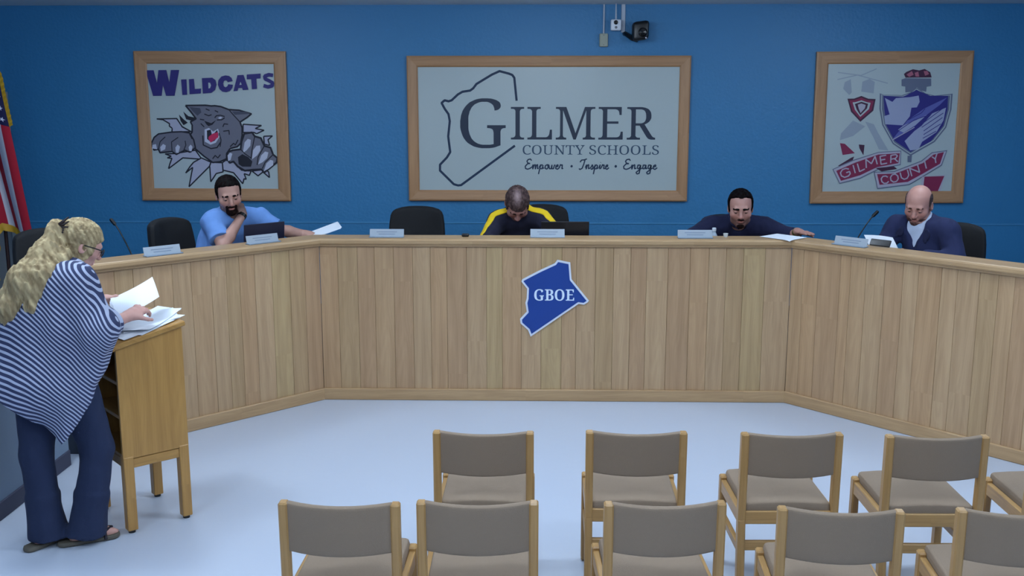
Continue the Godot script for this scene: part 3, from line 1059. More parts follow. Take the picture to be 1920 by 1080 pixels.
func desk_things():
	var c := make_office_chair()
	c.set_meta("label", "empty black office chair left of the man with yellow stripes")
	c.position = Vector3(-0.995, RISER, -8.28)
	dup(c, "office_chair", Vector3(-2.525, RISER, -7.592), yaw_to(NL) + 0.42, "black office chair behind the man in light blue")
	dup(c, "office_chair", Vector3(-3.22, RISER, -6.87), yaw_to(NL) + 0.05, "empty black office chair behind the blonde woman's face")
	dup(c, "office_chair", Vector3(0.07, RISER, -8.46), 0.10, "black office chair behind the man with yellow stripes")
	dup(c, "office_chair", Vector3(2.890, RISER, -7.325), yaw_to(NR) + 0.25, "black office chair behind the man in the navy suit")
	dup(c, "office_chair", Vector3(1.60, RISER, -8.46), 0.0, "black office chair hidden behind the man in the dark blue shirt").scale = Vector3(1, 0.92, 1)
	# name plates on the ledge
	var acr := mat("plate_acrylic", Color(0.52, 0.58, 0.64), 0.3)
	var card := mat("plate_card", Color(0.63, 0.67, 0.71), 0.5)
	var rule := mat("plate_rule", Color(0.45, 0.50, 0.58), 0.6)
	var spots := [[Vector3(-2.435, 1.2205, -6.600), yaw_to(NL), "before the empty chair on the left wing"], [Vector3(-1.925, 1.2205, -7.155), yaw_to(NL), "in front of the dark laptop on the left wing"],
		[Vector3(-1.095, 1.2205, -7.475), 0.0, "before the empty chair left of centre"], [Vector3(0.079, 1.2205, -7.500), 0.0, "in front of the man with yellow stripes"],
		[Vector3(1.150, 1.2205, -7.480), 0.0, "beside the small bottle"], [Vector3(2.165, 1.2205, -7.115), yaw_to(NR), "under the microphone on the right wing"]]
	for s in spots:
		var t := thing("name_plate", "pale name plate " + s[2], "name plate", s[0], "name plates along the ledge")
		t.rotation.y = s[1]
		var b := MB.new()
		b.box(Vector3(0, 0.004, 0.01), Vector3(0.252, 0.008, 0.06), 0.002)
		part("base", b.mesh(), acr, t)
		var tilt := Basis(Vector3.RIGHT, -0.28)
		b = MB.new()
		b.box(Vector3(0, 0.031, -0.004), Vector3(0.250, 0.056, 0.005), 0.001, tilt)
		part("card_holder", b.mesh(), card, t)
		b = MB.new()
		for k in 2:
			b.box(Vector3(0, 0.031, -0.004) + tilt * Vector3(0, 0.007 - 0.016 * k, 0.003), Vector3(0.15 - 0.03 * k, 0.004, 0.0012), 0.0, tilt)
		part("printed_line", b.mesh(), rule, t)
	# laptops
	laptop(Vector3(-2.003, 1.06, -7.478), yaw_to(NL), 0.335, 0.245, 0.10, "open dark laptop in front of the man in light blue", Color(0.10, 0.11, 0.20))
	laptop(Vector3(0.213, 1.06, -7.70), 0.0, 0.357, 0.240, 0.15, "open dark laptop in front of the man with yellow stripes", Color(0.065, 0.065, 0.09))
	# microphones
	goose(Vector3(2.20, 1.0605, -7.36), Vector3(2.395, 1.416, -7.345), "thin black gooseneck microphone beside the man in the navy suit")
	goose(Vector3(-2.66, 1.063, -6.78), Vector3(-2.852, 1.403, -6.855), "thin black gooseneck microphone on the left wing near the blonde woman")
	# papers and small things
	var paper: Material = M["paper"]
	var t := thing("loose_papers", "white sheet hanging over the ledge at the right corner", "papers", Vector3(1.78, 1.2205, -7.40))
	var b := MB.new()
	b.sheet(14, 10, func(u, v):
		var q: Vector3 = Vector3(1.63, 1.2225, -7.545) + Vector3(0.17, 0, 0.205) * u + Vector3(0.165, 0, -0.16) * (1.0 - v)
		var over := maxf(0.0, q.z + 7.388)
		return q + Vector3(0, 0.0015 - over * over * 3.0, 0) - t.position, null, 0.001)
	part("sheet", b.mesh(), paper, t)
	t = thing("desk_papers", "thin stack of white papers beside the left corner of the dais", "papers", Vector3(-1.665, 1.0605, -7.865))
	for k in 3:
		b = MB.new()
		var kk := float(k)
		b.sheet(8, 8, func(u, v): return Vector3((u - 0.5) * 0.30, 0.080 + kk * 0.004 + 0.10 * u + 0.02 * v, (0.5 - v) * 0.20).rotated(Vector3.UP, 0.25 + kk * 0.05), null, 0.0015)
		part("sheet", b.mesh(), paper, t)
	b = MB.new()
	b.box(Vector3(0, 0.038, 0), Vector3(0.25, 0.075, 0.19), 0.004, Basis(Vector3.UP, 0.25))
	part("binder", b.mesh(), mat("binder_grey", Color(0.45, 0.5, 0.58), 0.5), t)
	t = thing("clicker", "small black device on the ledge left of the man with yellow stripes", "device", Vector3(-0.523, 1.2205, -7.52))
	b = MB.new()
	b.soft(Vector3(0.055, 0.022, 0.04), 0.009, 2, func(p): return p + Vector3(0, 0.011, 0))
	part("body", b.mesh(), M["gear_black"], t)
	t = thing("water_bottle", "small clear-capped bottle in front of the man in the dark blue shirt", "bottle", Vector3(1.316, 1.0605, -7.645))
	b = MB.new()
	b.lathe([Vector2(0, 0), Vector2(0.03, 0), Vector2(0.032, 0.01), Vector2(0.032, 0.12), Vector2(0.028, 0.15), Vector2(0.013, 0.18), Vector2(0.013, 0.195)])
	part("body", b.mesh(), mat("bottle_plastic", Color(0.62, 0.68, 0.74), 0.2), t)
	b = MB.new()
	b.lathe([Vector2(0.015, 0.193), Vector2(0.015, 0.212), Vector2(0.012, 0.215), Vector2(0, 0.215)])
	part("cap", b.mesh(), mat("cap_white", Color(0.8, 0.83, 0.86), 0.4), t)
	t = thing("paper_cup", "small white crumpled cup on the ledge right of the bottle", "cup", Vector3(1.385, 1.2205, -7.55))
	b = MB.new()
	b.lathe([Vector2(0, 0), Vector2(0.014, 0), Vector2(0.019, 0.026), Vector2(0.016, 0.026), Vector2(0.012, 0.003), Vector2(0, 0.003)], Vector3.ZERO, Basis.IDENTITY, 12)
	part("cup_wall", b.mesh(), mat("cup_white", Color(0.76, 0.79, 0.8), 0.6), t)
	t = thing("phone", "black phone propped on the ledge before the man in the navy suit", "phone", Vector3(2.355, 1.2205, -7.075))
	t.rotation.y = yaw_to(NR)
	b = MB.new()
	b.soft(Vector3(0.15, 0.05, 0.012), 0.005, 2, func(p): return Basis(Vector3.RIGHT, -0.5) * p + Vector3(0, 0.026, 0))
	part("body", b.mesh(), M["gear_black"], t)

func goose(base: Vector3, tip: Vector3, label: String):
	var t := thing("desk_microphone", label, "microphone", base)
	var b := MB.new()
	b.lathe([Vector2(0, 0), Vector2(0.045, 0), Vector2(0.045, 0.012), Vector2(0.02, 0.025), Vector2(0, 0.03)], Vector3.ZERO, Basis.IDENTITY, 16)
	part("base", b.mesh(), M["gear_black"], t)
	b = MB.new()
	var e := tip - base
	var pts := []
	for i in 9:
		var u := i / 8.0
		pts.append(Vector3(e.x * u, e.y * (1.0 - pow(1.0 - u, 1.25)), e.z * u))
	b.tube(pts, 0.0045, 8)
	part("gooseneck", b.mesh(), M["gear_black"], t)
	b = MB.new()
	var d: Vector3 = (pts[8] - pts[7]).normalized()
	b.tube([e - d * 0.03, e - d * 0.02, e + d * 0.02, e + d * 0.028], [0.006, 0.012, 0.012, 0.008], 10)
	part("capsule", b.mesh(), M["gear_black"], t)

func laptop(at: Vector3, turn: float, w: float, h: float, lean: float, label: String, c: Color):
	# the screen faces away from +z
	var t := thing("laptop", label, "laptop", at)
	t.rotation.y = turn
	var shell := mat("laptop_shell_%d" % used["laptop"], c, 0.4)
	var b := MB.new()
	b.soft(Vector3(w, 0.018, 0.15), 0.007, 2, func(p): return p + Vector3(0, 0.0095, -0.075))
	part("base", b.mesh(), shell, t)
	b = MB.new()
	var R := Basis(Vector3.RIGHT, lean)
	b.soft(Vector3(w, h, 0.010), 0.004, 2, func(p): return Vector3(0, 0.018, -0.004) + R * (p + Vector3(0, h / 2, 0)))
	var lid := part("lid", b.mesh(), shell, t)
	b = MB.new()
	b.box(Vector3(0, 0.018, -0.004) + R * Vector3(0, h / 2, -0.0055), Vector3(w - 0.02, h - 0.03, 0.001), 0.0, R)
	part("screen", b.mesh(), mat("screen_dark", Color(0.05, 0.06, 0.08), 0.15), lid)
	b = MB.new()
	b.box(Vector3(0, 0.019, -0.08), Vector3(w - 0.05, 0.002, 0.09), 0.0)
	part("keyboard", b.mesh(), M["gear_black"], t)

# ---------------------------------------------------------------- smooth bodies: a field of joined shapes, meshed as surface nets
class Field:
	var kind := PackedInt32Array()      # 0 tapered capsule, 1 ellipsoid, 2 flat-ended cone
	var op := PackedInt32Array()        # 0 join, 1 carve
	var A := PackedVector3Array()
	var D := PackedVector3Array()       # to the other end
	var il := PackedFloat32Array()
	var r0 := PackedFloat32Array()
	var r1 := PackedFloat32Array()
	var kk := PackedFloat32Array()
	var inv := []
	var rad := PackedVector3Array()
	var lo := Vector3.INF
	var hi := -Vector3.INF
	var within: Field = null            # keep only what lies in this one too
	var apart: Field = null             # and outside this one
	var cuts := []                      # [point, normal]: keep the side the normal points away from
	var grow := 0.0
	var rough := 0.0
	var rough_scale := Vector3(20, 20, 20)
	var noise: FastNoiseLite

	func _add(k: int, o: int, a: Vector3, d: Vector3, ra: float, rb: float, blend: float, B, r: Vector3):
		kind.append(k)
		op.append(o)
		A.append(a)
		D.append(d)
		il.append(1.0 / maxf(d.length_squared(), 1e-9))
		r0.append(ra)
		r1.append(rb)
		kk.append(blend)
		inv.append(B)
		rad.append(r)
		if o == 0:
			var m := maxf(maxf(ra, rb), maxf(r.x, maxf(r.y, r.z)))
			lo = lo.min(a.min(a + d) - Vector3.ONE * m)
			hi = hi.max(a.max(a + d) + Vector3.ONE * m)

	func cap(a: Vector3, b: Vector3, ra: float, rb: float, blend := 0.03, o := 0):
		_add(0, o, a, b - a, ra, rb, blend, null, Vector3.ZERO)

	func cone(a: Vector3, b: Vector3, ra: float, rb: float, blend := 0.03, o := 0):
		_add(2, o, a, b - a, ra, rb, blend, null, Vector3.ZERO)

	func ell(at: Vector3, r: Vector3, B := Basis.IDENTITY, blend := 0.03, o := 0):
		_add(1, o, at, Vector3.ZERO, 0, 0, blend, B.transposed(), r)

	func one(i: int, p: Vector3) -> float:
		var q := p - A[i]
		if kind[i] == 0:
			var t := clampf(q.dot(D[i]) * il[i], 0.0, 1.0)
			return (q - D[i] * t).length() - lerpf(r0[i], r1[i], t)
		if kind[i] == 1:
			q = inv[i] * q
			var r := rad[i]
			var k0 := (q / r).length()
			var k1 := (q / (r * r)).length()
			return k0 * (k0 - 1.0) / maxf(k1, 1e-6) if k0 > 1e-4 else -minf(r.x, minf(r.y, r.z))
		var u := q.dot(D[i]) * il[i]
		var tt := clampf(u, 0.0, 1.0)
		var len := 1.0 / sqrt(il[i])
		var side := (q - D[i] * u).length() - lerpf(r0[i], r1[i], tt)
		var e := maxf(-u, u - 1.0) * len
		return maxf(side, e) if side < 0.0 or e < 0.0 else sqrt(side * side + e * e)

	var everything := PackedInt32Array()

	func list_all() -> PackedInt32Array:
		if everything.size() != kind.size():
			everything = PackedInt32Array(range(kind.size()))
		return everything

	func raw(p: Vector3, which: PackedInt32Array) -> float:
		var d := 10.0
		for i in which:
			var e := one(i, p)
			var k := kk[i]
			if op[i] == 0:
				var h := maxf(k - absf(d - e), 0.0)
				d = minf(d, e) - (h * h / (4.0 * k) if k > 0.0 else 0.0)
			else:
				e = -e
				var h := maxf(k - absf(d - e), 0.0)
				d = maxf(d, e) + (h * h / (4.0 * k) if k > 0.0 else 0.0)
		return d

	func at(p: Vector3, which: PackedInt32Array) -> float:
		var d := raw(p, which) - grow
		if rough > 0.0 and absf(d) < 0.05:
			d += noise.get_noise_3dv(p * rough_scale) * rough
		if within and d < 0.02:
			d = maxf(d, within.at(p, within.list_all()))
		if apart:
			d = maxf(d, -apart.at(p, apart.list_all()))
		for c in cuts:
			d = maxf(d, (p - c[0]).dot(c[1]))
		return d

	func near(p: Vector3, reach: float) -> PackedInt32Array:
		var out := PackedInt32Array()
		var ds := PackedFloat32Array()
		var best := 10.0
		for i in kind.size():
			var e := one(i, p)
			ds.append(e)
			if op[i] == 0:
				best = minf(best, e)
		for i in kind.size():
			if op[i] == 0 and ds[i] < best + 3.0 * reach + kk[i] or op[i] == 1 and ds[i] < 2.0 * reach + kk[i] + grow:
				out.append(i)
		return out

	func build(b: MB, cell: float, color = null, uvf = null, shift := Vector3.ZERO):
		var l := lo - Vector3.ONE * (grow + rough + 2.5 * cell)
		var u := hi + Vector3.ONE * (grow + rough + 2.5 * cell)
		if within:
			l = l.max(within.lo - Vector3.ONE * (within.grow + 2.5 * cell))
			u = u.min(within.hi + Vector3.ONE * (within.grow + 2.5 * cell))
		const S := 4
		var nb := ((u - l) / (cell * S)).ceil()
		var bx := int(nb.x)
		var by := int(nb.y)
		var bz := int(nb.z)
		var nx := bx * S + 1
		var ny := by * S + 1
		var nz := bz * S + 1
		var val := PackedFloat32Array()
		val.resize(nx * ny * nz)
		val.fill(1.0)
		var id := PackedInt32Array()
		id.resize(nx * ny * nz)
		id.fill(-1)
		var half := cell * S * 0.5
		var reach := half * 1.7321
		var live := []
		var sy := nx
		var sz := nx * ny
		for k in bz:
			for j in by:
				for i in bx:
					var mid := l + Vector3(i, j, k) * (cell * S) + Vector3.ONE * half
					var sel := near(mid, reach)
					if sel.is_empty():
						continue
					if within and within.at(mid, within.list_all()) > reach * 1.7:
						continue
					var dm := raw(mid, sel) - grow
					if dm > reach * 1.5 + rough + 0.004 or dm < -reach * 1.8 - rough - 0.03 and not within and not apart and cuts.is_empty():
						if dm < 0.0:
							for c in S + 1:
								for r in S + 1:
									for q in S + 1:
										val[(i * S + q) + (j * S + r) * sy + (k * S + c) * sz] = -1.0
						continue
					live.append(Vector3i(i, j, k))
					for c in S + 1:
						for r in S + 1:
							var row := (j * S + r) * sy + (k * S + c) * sz + i * S
							var p := l + Vector3(i * S, j * S + r, k * S + c) * cell
							for q in S + 1:
								val[row + q] = at(p, sel)
								p.x += cell
		for bl in live:
			for c in S:
				for r in S:
					for q in S:
						var x: int = bl.x * S + q
						var y: int = bl.y * S + r
						var z: int = bl.z * S + c
						var o := x + y * sy + z * sz
						var v0 := val[o]
						var v1 := val[o + 1]
						var v2 := val[o + sy]
						var v3 := val[o + sy + 1]
						var v4 := val[o + sz]
						var v5 := val[o + sz + 1]
						var v6 := val[o + sz + sy]
						var v7 := val[o + sz + sy + 1]
						var neg := int(v0 < 0) + int(v1 < 0) + int(v2 < 0) + int(v3 < 0) + int(v4 < 0) + int(v5 < 0) + int(v6 < 0) + int(v7 < 0)
						if neg == 0 or neg == 8:
							continue
						var sum := Vector3.ZERO
						var cnt := 0.0
						if (v0 < 0) != (v1 < 0): sum += Vector3(v0 / (v0 - v1), 0, 0); cnt += 1
						if (v2 < 0) != (v3 < 0): sum += Vector3(v2 / (v2 - v3), 1, 0); cnt += 1
						if (v4 < 0) != (v5 < 0): sum += Vector3(v4 / (v4 - v5), 0, 1); cnt += 1
						if (v6 < 0) != (v7 < 0): sum += Vector3(v6 / (v6 - v7), 1, 1); cnt += 1
						if (v0 < 0) != (v2 < 0): sum += Vector3(0, v0 / (v0 - v2), 0); cnt += 1
						if (v1 < 0) != (v3 < 0): sum += Vector3(1, v1 / (v1 - v3), 0); cnt += 1
						if (v4 < 0) != (v6 < 0): sum += Vector3(0, v4 / (v4 - v6), 1); cnt += 1
						if (v5 < 0) != (v7 < 0): sum += Vector3(1, v5 / (v5 - v7), 1); cnt += 1
						if (v0 < 0) != (v4 < 0): sum += Vector3(0, 0, v0 / (v0 - v4)); cnt += 1
						if (v1 < 0) != (v5 < 0): sum += Vector3(1, 0, v1 / (v1 - v5)); cnt += 1
						if (v2 < 0) != (v6 < 0): sum += Vector3(0, 1, v2 / (v2 - v6)); cnt += 1
						if (v3 < 0) != (v7 < 0): sum += Vector3(1, 1, v3 / (v3 - v7)); cnt += 1
						var p := l + (Vector3(x, y, z) + sum / cnt) * cell
						var g := Vector3(v1 + v3 + v5 + v7 - v0 - v2 - v4 - v6, v2 + v3 + v6 + v7 - v0 - v1 - v4 - v5, v4 + v5 + v6 + v7 - v0 - v1 - v2 - v3)
						if color:
							b.col = (color.call(p) as Color).srgb_to_linear()
						id[o] = b.vert(p - shift, g.normalized(), uvf.call(p) if uvf else Vector2(p.x, p.y))
		for bl in live:
			for c in S:
				for r in S:
					for q in S:
						var x: int = bl.x * S + q
						var y: int = bl.y * S + r
						var z: int = bl.z * S + c
						if x == 0 or y == 0 or z == 0:
							continue
						var o := x + y * sy + z * sz
						if id[o] < 0:
							continue
						var s := val[o] < 0
						if s != (val[o + 1] < 0):
							_quad(b, id[o], id[o - sy], id[o - sy - sz], id[o - sz], s)
						if s != (val[o + sy] < 0):
							_quad(b, id[o], id[o - sz], id[o - sz - 1], id[o - 1], s)
						if s != (val[o + sz] < 0):
							_quad(b, id[o], id[o - 1], id[o - 1 - sy], id[o - sy], s)

	func _quad(b: MB, i: int, j: int, k: int, m: int, out: bool):
		if i < 0 or j < 0 or k < 0 or m < 0:
			return
		if out:
			b.tri(i, j, k)
			b.tri(i, k, m)
		else:
			b.tri(i, k, j)
			b.tri(i, m, k)

# ---------------------------------------------------------------- people
func new_field(rough := 0.0, scale := Vector3(20, 20, 20)) -> Field:
	var f := Field.new()
	f.noise = bump
	f.rough = rough
	f.rough_scale = scale
	return f

func head_field(f: Field, T: Transform3D, neck: Vector3, thick := 0.056, lean := 1.0, ears := true):
	# T: head centre between the ears, +z where the face looks, +y the crown
	var B := T.basis.orthonormalized()
	var s := T.basis.x.length()
	var e := func(x: float, y: float, z: float, rx: float, ry: float, rz: float, k: float, o := 0): f.ell(T * Vector3(x, y, z), Vector3(rx, ry, rz) * s, B, k * s, o)
	var c := func(a: Vector3, b: Vector3, ra: float, rb: float, k: float, o := 0): f.cap(T * a, T * b, ra * s, rb * s, k * s, o)
	e.call(0, 0.032, -0.012, 0.076, 0.084, 0.096, 0.0)
	e.call(0, -0.030, 0.028, 0.061 * lean, 0.088, 0.064, 0.03)
	c.call(Vector3(-0.036 * lean, -0.082, 0.022), Vector3(0.036 * lean, -0.082, 0.022), 0.028, 0.028, 0.03)
	e.call(0, -0.106, 0.060, 0.026 * lean, 0.020, 0.022, 0.03)
	c.call(Vector3(-0.034, 0.020, 0.080), Vector3(0.034, 0.020, 0.080), 0.012, 0.012, 0.02)
	for sx in [-1.0, 1.0]:
		e.call(sx * 0.044 * lean, -0.028, 0.056, 0.025, 0.024, 0.026, 0.025)
		e.call(sx * 0.032, 0.002, 0.096, 0.017, 0.010, 0.014, 0.012, 1)
		if ears:
			e.call(sx * 0.077, -0.012, -0.010, 0.010, 0.032, 0.020, 0.006)
			e.call(sx * 0.083, -0.010, -0.005, 0.006, 0.018, 0.010, 0.006, 1)
		e.call(sx * 0.032, 0.001, 0.080, 0.0135, 0.0135, 0.0135, 0.004)
		e.call(sx * 0.032, -0.004, 0.094, 0.0125, 0.0030, 0.010, 0.002, 1)
	c.call(Vector3(0, 0.008, 0.088), Vector3(0, -0.030, 0.107), 0.009, 0.0135, 0.012)
	for sx in [-1.0, 1.0]:
		e.call(sx * 0.011, -0.034, 0.099, 0.009, 0.007, 0.010, 0.008)
	e.call(0, -0.060, 0.086, 0.024, 0.007, 0.010, 0.010)
	e.call(0, -0.072, 0.084, 0.020, 0.007, 0.010, 0.010)
	e.call(0, -0.066, 0.100, 0.022, 0.0022, 0.010, 0.003, 1)
	f.cap(T * Vector3(0, -0.055, -0.022), neck, thick * s, thick * 1.08, 0.03)

func eyes(T: Transform3D, parent: Node3D, shift: Vector3):
	var b := MB.new()
	for sx in [-1.0, 1.0]:
		for k in [[Vector3(sx * 0.032, 0.0, 0.0800), 0.0125], [Vector3(sx * 0.032, -0.002, 0.0862), 0.0068]]:
			var prof := []
			for i in 7:
				prof.append(Vector2(sin(PI * i / 6) * k[1], -cos(PI * i / 6) * k[1]) * T.basis.x.length())
			b.col = Color(0.16, 0.13, 0.12) if k[1] > 0.01 else Color(0.02, 0.015, 0.01)
			b.lathe(prof, T * (k[0] as Vector3) - shift, Basis.IDENTITY, 10)
	part("eyes", b.mesh(), M["skin"], parent)

func skin_color(T: Transform3D, base: Color, stubble := 0.0, blush := Color(0.70, 0.40, 0.36)) -> Callable:
	var I := T.affine_inverse()
	return func(p: Vector3) -> Color:
		var q := I * p
		var c := base
		if absf(q.x) < 0.1 and absf(q.y) < 0.16 and q.z > -0.05:
			var lips := clampf(1.4 - Vector2(q.x / 0.023, (q.y + 0.066) / 0.012).length(), 0.0, 1.0) * smoothstep(0.06, 0.075, q.z)
			c = c.lerp(blush, 0.55 * lips)
			var nose := clampf(1.2 - Vector3(q.x / 0.02, (q.y + 0.028) / 0.02, (q.z - 0.11) / 0.02).length(), 0.0, 1.0)
			c = c.lerp(blush, 0.30 * nose)
			var cheek := clampf(1.2 - Vector2((absf(q.x) - 0.042) / 0.028, (q.y + 0.030) / 0.025).length(), 0.0, 1.0)
			c = c.lerp(blush, 0.22 * cheek)
			if stubble > 0.0:
				var jaw := smoothstep(-0.048, -0.072, q.y) * smoothstep(-0.14, -0.115, q.y) * (1.0 - lips)
				c = c.lerp(Color(0.26, 0.20, 0.18), stubble * jaw)
		return c

func hand(b: MB, wrist: Vector3, dir: Vector3, back: Vector3, thumb_side: float, curl: float, size: float, spread: float, colour: Callable, shift: Vector3, arm: Vector3):
	# dir: wrist to knuckles; back: out of the back of the hand; thumb_side +1 or -1 along dir x back
	var z := dir.normalized()
	var y := (back - z * back.dot(z)).normalized()
	var x := y.cross(z)
	var B := Basis(x, y, z)
	var P := func(a: Vector3) -> Vector3: return wrist + B * (a * size)
	var f := new_field()
	f.cap(arm, wrist, 0.031 * size, 0.026 * size, 0.01)
	f.cap(P.call(Vector3(0, 0, 0.0)), P.call(Vector3(0, 0, 0.03)), 0.026 * size, 0.026 * size, 0.02)
	f.ell(P.call(Vector3(0, 0, 0.050)), Vector3(0.040, 0.0145, 0.048) * size, B, 0.02)
	f.cap(P.call(Vector3(-0.026, 0.001, 0.080)), P.call(Vector3(0.026, 0.001, 0.080)), 0.0125 * size, 0.0125 * size, 0.012)
	var lens := [0.060, 0.074, 0.080, 0.072]
	for i in 4:
		var u := -0.029 + 0.0195 * i
		if thumb_side > 0:
			lens = [0.058, 0.072, 0.079, 0.072]
			u = -0.029 + 0.0195 * i
		else:
			lens = [0.072, 0.079, 0.072, 0.058]
		var p0 := Vector3(u, 0.0, 0.082 - absf(u) * 0.12)
		var a := curl * 0.55
		var fan := u * spread * 12.0
		var L: float = lens[i]
		var d0 := Vector3(sin(fan) * cos(a), -sin(a), cos(fan) * cos(a))
		var p1 := p0 + d0 * L * 0.46
		a += curl * 0.9
		var d1 := Vector3(sin(fan) * cos(a), -sin(a), cos(fan) * cos(a))
		var p2 := p1 + d1 * L * 0.31
		a += curl * 0.6
		var d2 := Vector3(sin(fan) * cos(a), -sin(a), cos(fan) * cos(a))
		var p3 := p2 + d2 * L * 0.23
		f.cap(P.call(p0), P.call(p1), 0.0098 * size, 0.0090 * size, 0.006)
		f.cap(P.call(p1), P.call(p2), 0.0090 * size, 0.0082 * size, 0.003)
		f.cap(P.call(p2), P.call(p3), 0.0082 * size, 0.0070 * size, 0.003)
	var t := thumb_side
	var q0 := Vector3(t * 0.022, -0.006, 0.022)
	var q1 := Vector3(t * 0.044, -0.014, 0.050)
	var q2 := q1 + Vector3(t * 0.018, -0.008 - curl * 0.008, 0.026)
	var q3 := q2 + Vector3(t * 0.004, -0.006 - curl * 0.010, 0.024)
	f.cap(P.call(q0), P.call(q1), 0.015 * size, 0.0115 * size, 0.014)
	f.cap(P.call(q1), P.call(q2), 0.0112 * size, 0.0100 * size, 0.005)
	f.cap(P.call(q2), P.call(q3), 0.0100 * size, 0.0080 * size, 0.003)
	f.build(b, 0.0034, colour, null, shift)

func torso(f: Field, J: Dictionary, g: float):
	var up: Vector3 = (J.neck - J.hip).normalized()
	var rt: Vector3 = (J.shR - J.shL).normalized()
	rt = (rt - up * rt.dot(up)).normalized()
	var fw := up.cross(rt) * -1.0
	if fw.dot(J.face) < 0:
		fw = -fw
	var B := Basis(rt, up, rt.cross(up))
	var w: float = J.get("bulk", 1.0)
	f.ell(J.hip.lerp(J.neck, 0.62), Vector3(0.160 * w + g, 0.185 + g, 0.115 * w + g), B, 0.06)
	f.ell(J.hip.lerp(J.neck, 0.32) + fw * 0.02 * w, Vector3(0.155 * w + g, 0.21 + g, 0.125 * w + g), B, 0.06)
	f.ell(J.hip + up * 0.03, Vector3(0.172 * w + g, 0.12 + g, 0.128 * w + g), B, 0.05)
	f.cap(J.shR, J.shL, 0.054 + g, 0.054 + g, 0.05)
	var nk: Vector3 = J.neck
	f.cap(nk - up * 0.005, J.shR.lerp(nk, 0.30), 0.046 + g, 0.044 + g, 0.05)
	f.cap(nk - up * 0.005, J.shL.lerp(nk, 0.30), 0.046 + g, 0.044 + g, 0.05)

func make_basis(look: Vector3, roll := 0.0, s := 1.0) -> Basis:
	var z := look.normalized()
	var x := Vector3.UP.cross(z).normalized()
	var y := z.cross(x)
	return (Basis(x, y, z) * Basis(Vector3(0, 0, 1), roll)).scaled(Vector3.ONE * s)

func seated_legs(b_skin: MB, J: Dictionary, root: Node3D, trouser: Material, shift: Vector3):
	# thighs, shins and shoes under the desk
	var f := new_field(0.004)
	f.ell(J.hip + Vector3(0, 0.0, 0), Vector3(0.185, 0.115, 0.15), Basis.IDENTITY, 0.04)
	for s in ["R", "L"]:
		var h: Vector3 = J.hip + (J["sh" + s] - J.neck) * 0.45 * Vector3(1, 0, 1) + Vector3(0, -0.03, 0)
		var k: Vector3 = h + J.face * 0.40 + Vector3(0, 0.01, 0)
		var a: Vector3 = Vector3(k.x, RISER + 0.10, k.z) - J.face * 0.04
		f.cap(h, k, 0.090, 0.068, 0.05)
		f.cap(k, a, 0.066, 0.055, 0.03)
		var sf := MB.new()
		var sh := new_field()
		sh.cap(a + Vector3(0, -0.055, 0) - J.face * 0.03, a + Vector3(0, -0.062, 0) + J.face * 0.15, 0.040, 0.036, 0.02)
		sh.cap(a + Vector3(0, -0.05, 0), a + Vector3(0, 0.02, 0), 0.042, 0.04, 0.02)
		sh.cuts = [[Vector3(0, RISER + 0.002, 0), Vector3.DOWN]]
		sh.build(sf, 0.012, null, null, shift)
		part("shoe", sf.mesh(), mat("shoe_black", Color(0.05, 0.045, 0.045), 0.4), root)
	var t := MB.new()
	f.build(t, 0.016, null, null, shift)
	part("trousers", t.mesh(), trouser, root)

func arm_skin(f: Field, sh: Vector3, el: Vector3, wr: Vector3, k := 1.0):
	f.cap(sh, el, 0.050 * k, 0.041 * k, 0.03)
	f.cap(el, el.lerp(wr, 0.3), 0.041 * k, 0.043 * k, 0.02)
	f.cap(el.lerp(wr, 0.3), wr, 0.043 * k, 0.027 * k, 0.02)

func strands(base: Color, dark: Color, sc: Vector3) -> Callable:
	return func(p: Vector3) -> Color:
		var k := clampf(0.5 + 0.9 * bump.get_noise_3dv(p * sc), 0.0, 1.0)
		return base.lerp(dark, k)

func add_body(root: Node3D, T: Transform3D, J: Dictionary, skin: Callable, thick := 0.056, lean := 1.0, head_cell := 0.0042) -> MB:
	var b := MB.new()
	var shift := root.position
	var f := new_field()
	torso(f, J, -0.012)
	for s in ["R", "L"]:
		arm_skin(f, J["sh" + s], J["el" + s], J["wr" + s])
	f.build(b, 0.011, skin, null, shift)
	f = new_field()
	head_field(f, T, J.neck, thick, lean)
	f.build(b, head_cell, skin, null, shift)
	return b

func cap_hair(root: Node3D, T: Transform3D, region: Field, grow: float, colour: Callable, called := "hair", rough := 0.004, cell := 0.0045):
	var f := new_field(rough, Vector3(70, 40, 70))
	var n := T * Vector3(0, -0.1, -0.03)
	head_field(f, T, n, 0.056, 1.0, false)
	f.grow = grow
	f.within = region
	var b := MB.new()
	f.build(b, cell, colour, null, root.position)
	part(called, b.mesh(), M["hair"], root)

func region(T: Transform3D, shapes: Array, ragged := 0.0) -> Field:
	# shapes in head space: [centre, radii, op, blend] or [a, b, ra, rb]
	var f := new_field(ragged, Vector3(55, 55, 55))
	var B := T.basis.orthonormalized()
	var s := T.basis.x.length()
	for k in shapes:
		if k[1] is Vector3 and k.size() == 4 and not (k[2] is int):
			f.cap(T * (k[0] as Vector3), T * (k[1] as Vector3), k[2] * s, k[3] * s, 0.006)
		else:
			f.ell(T * (k[0] as Vector3), (k[1] as Vector3) * s, B, 0.008, k[2] if k.size() > 2 else 0)
	return f

func garment(root: Node3D, f: Field, cell: float, m: Material, called: String) -> MeshInstance3D:
	var b := MB.new()
	f.build(b, cell, null, null, root.position)
	return part(called, b.mesh(), m, root)

func people():
	person_scrubs()
	person_stripes()
	person_polo()
	person_suit()
	person_woman()

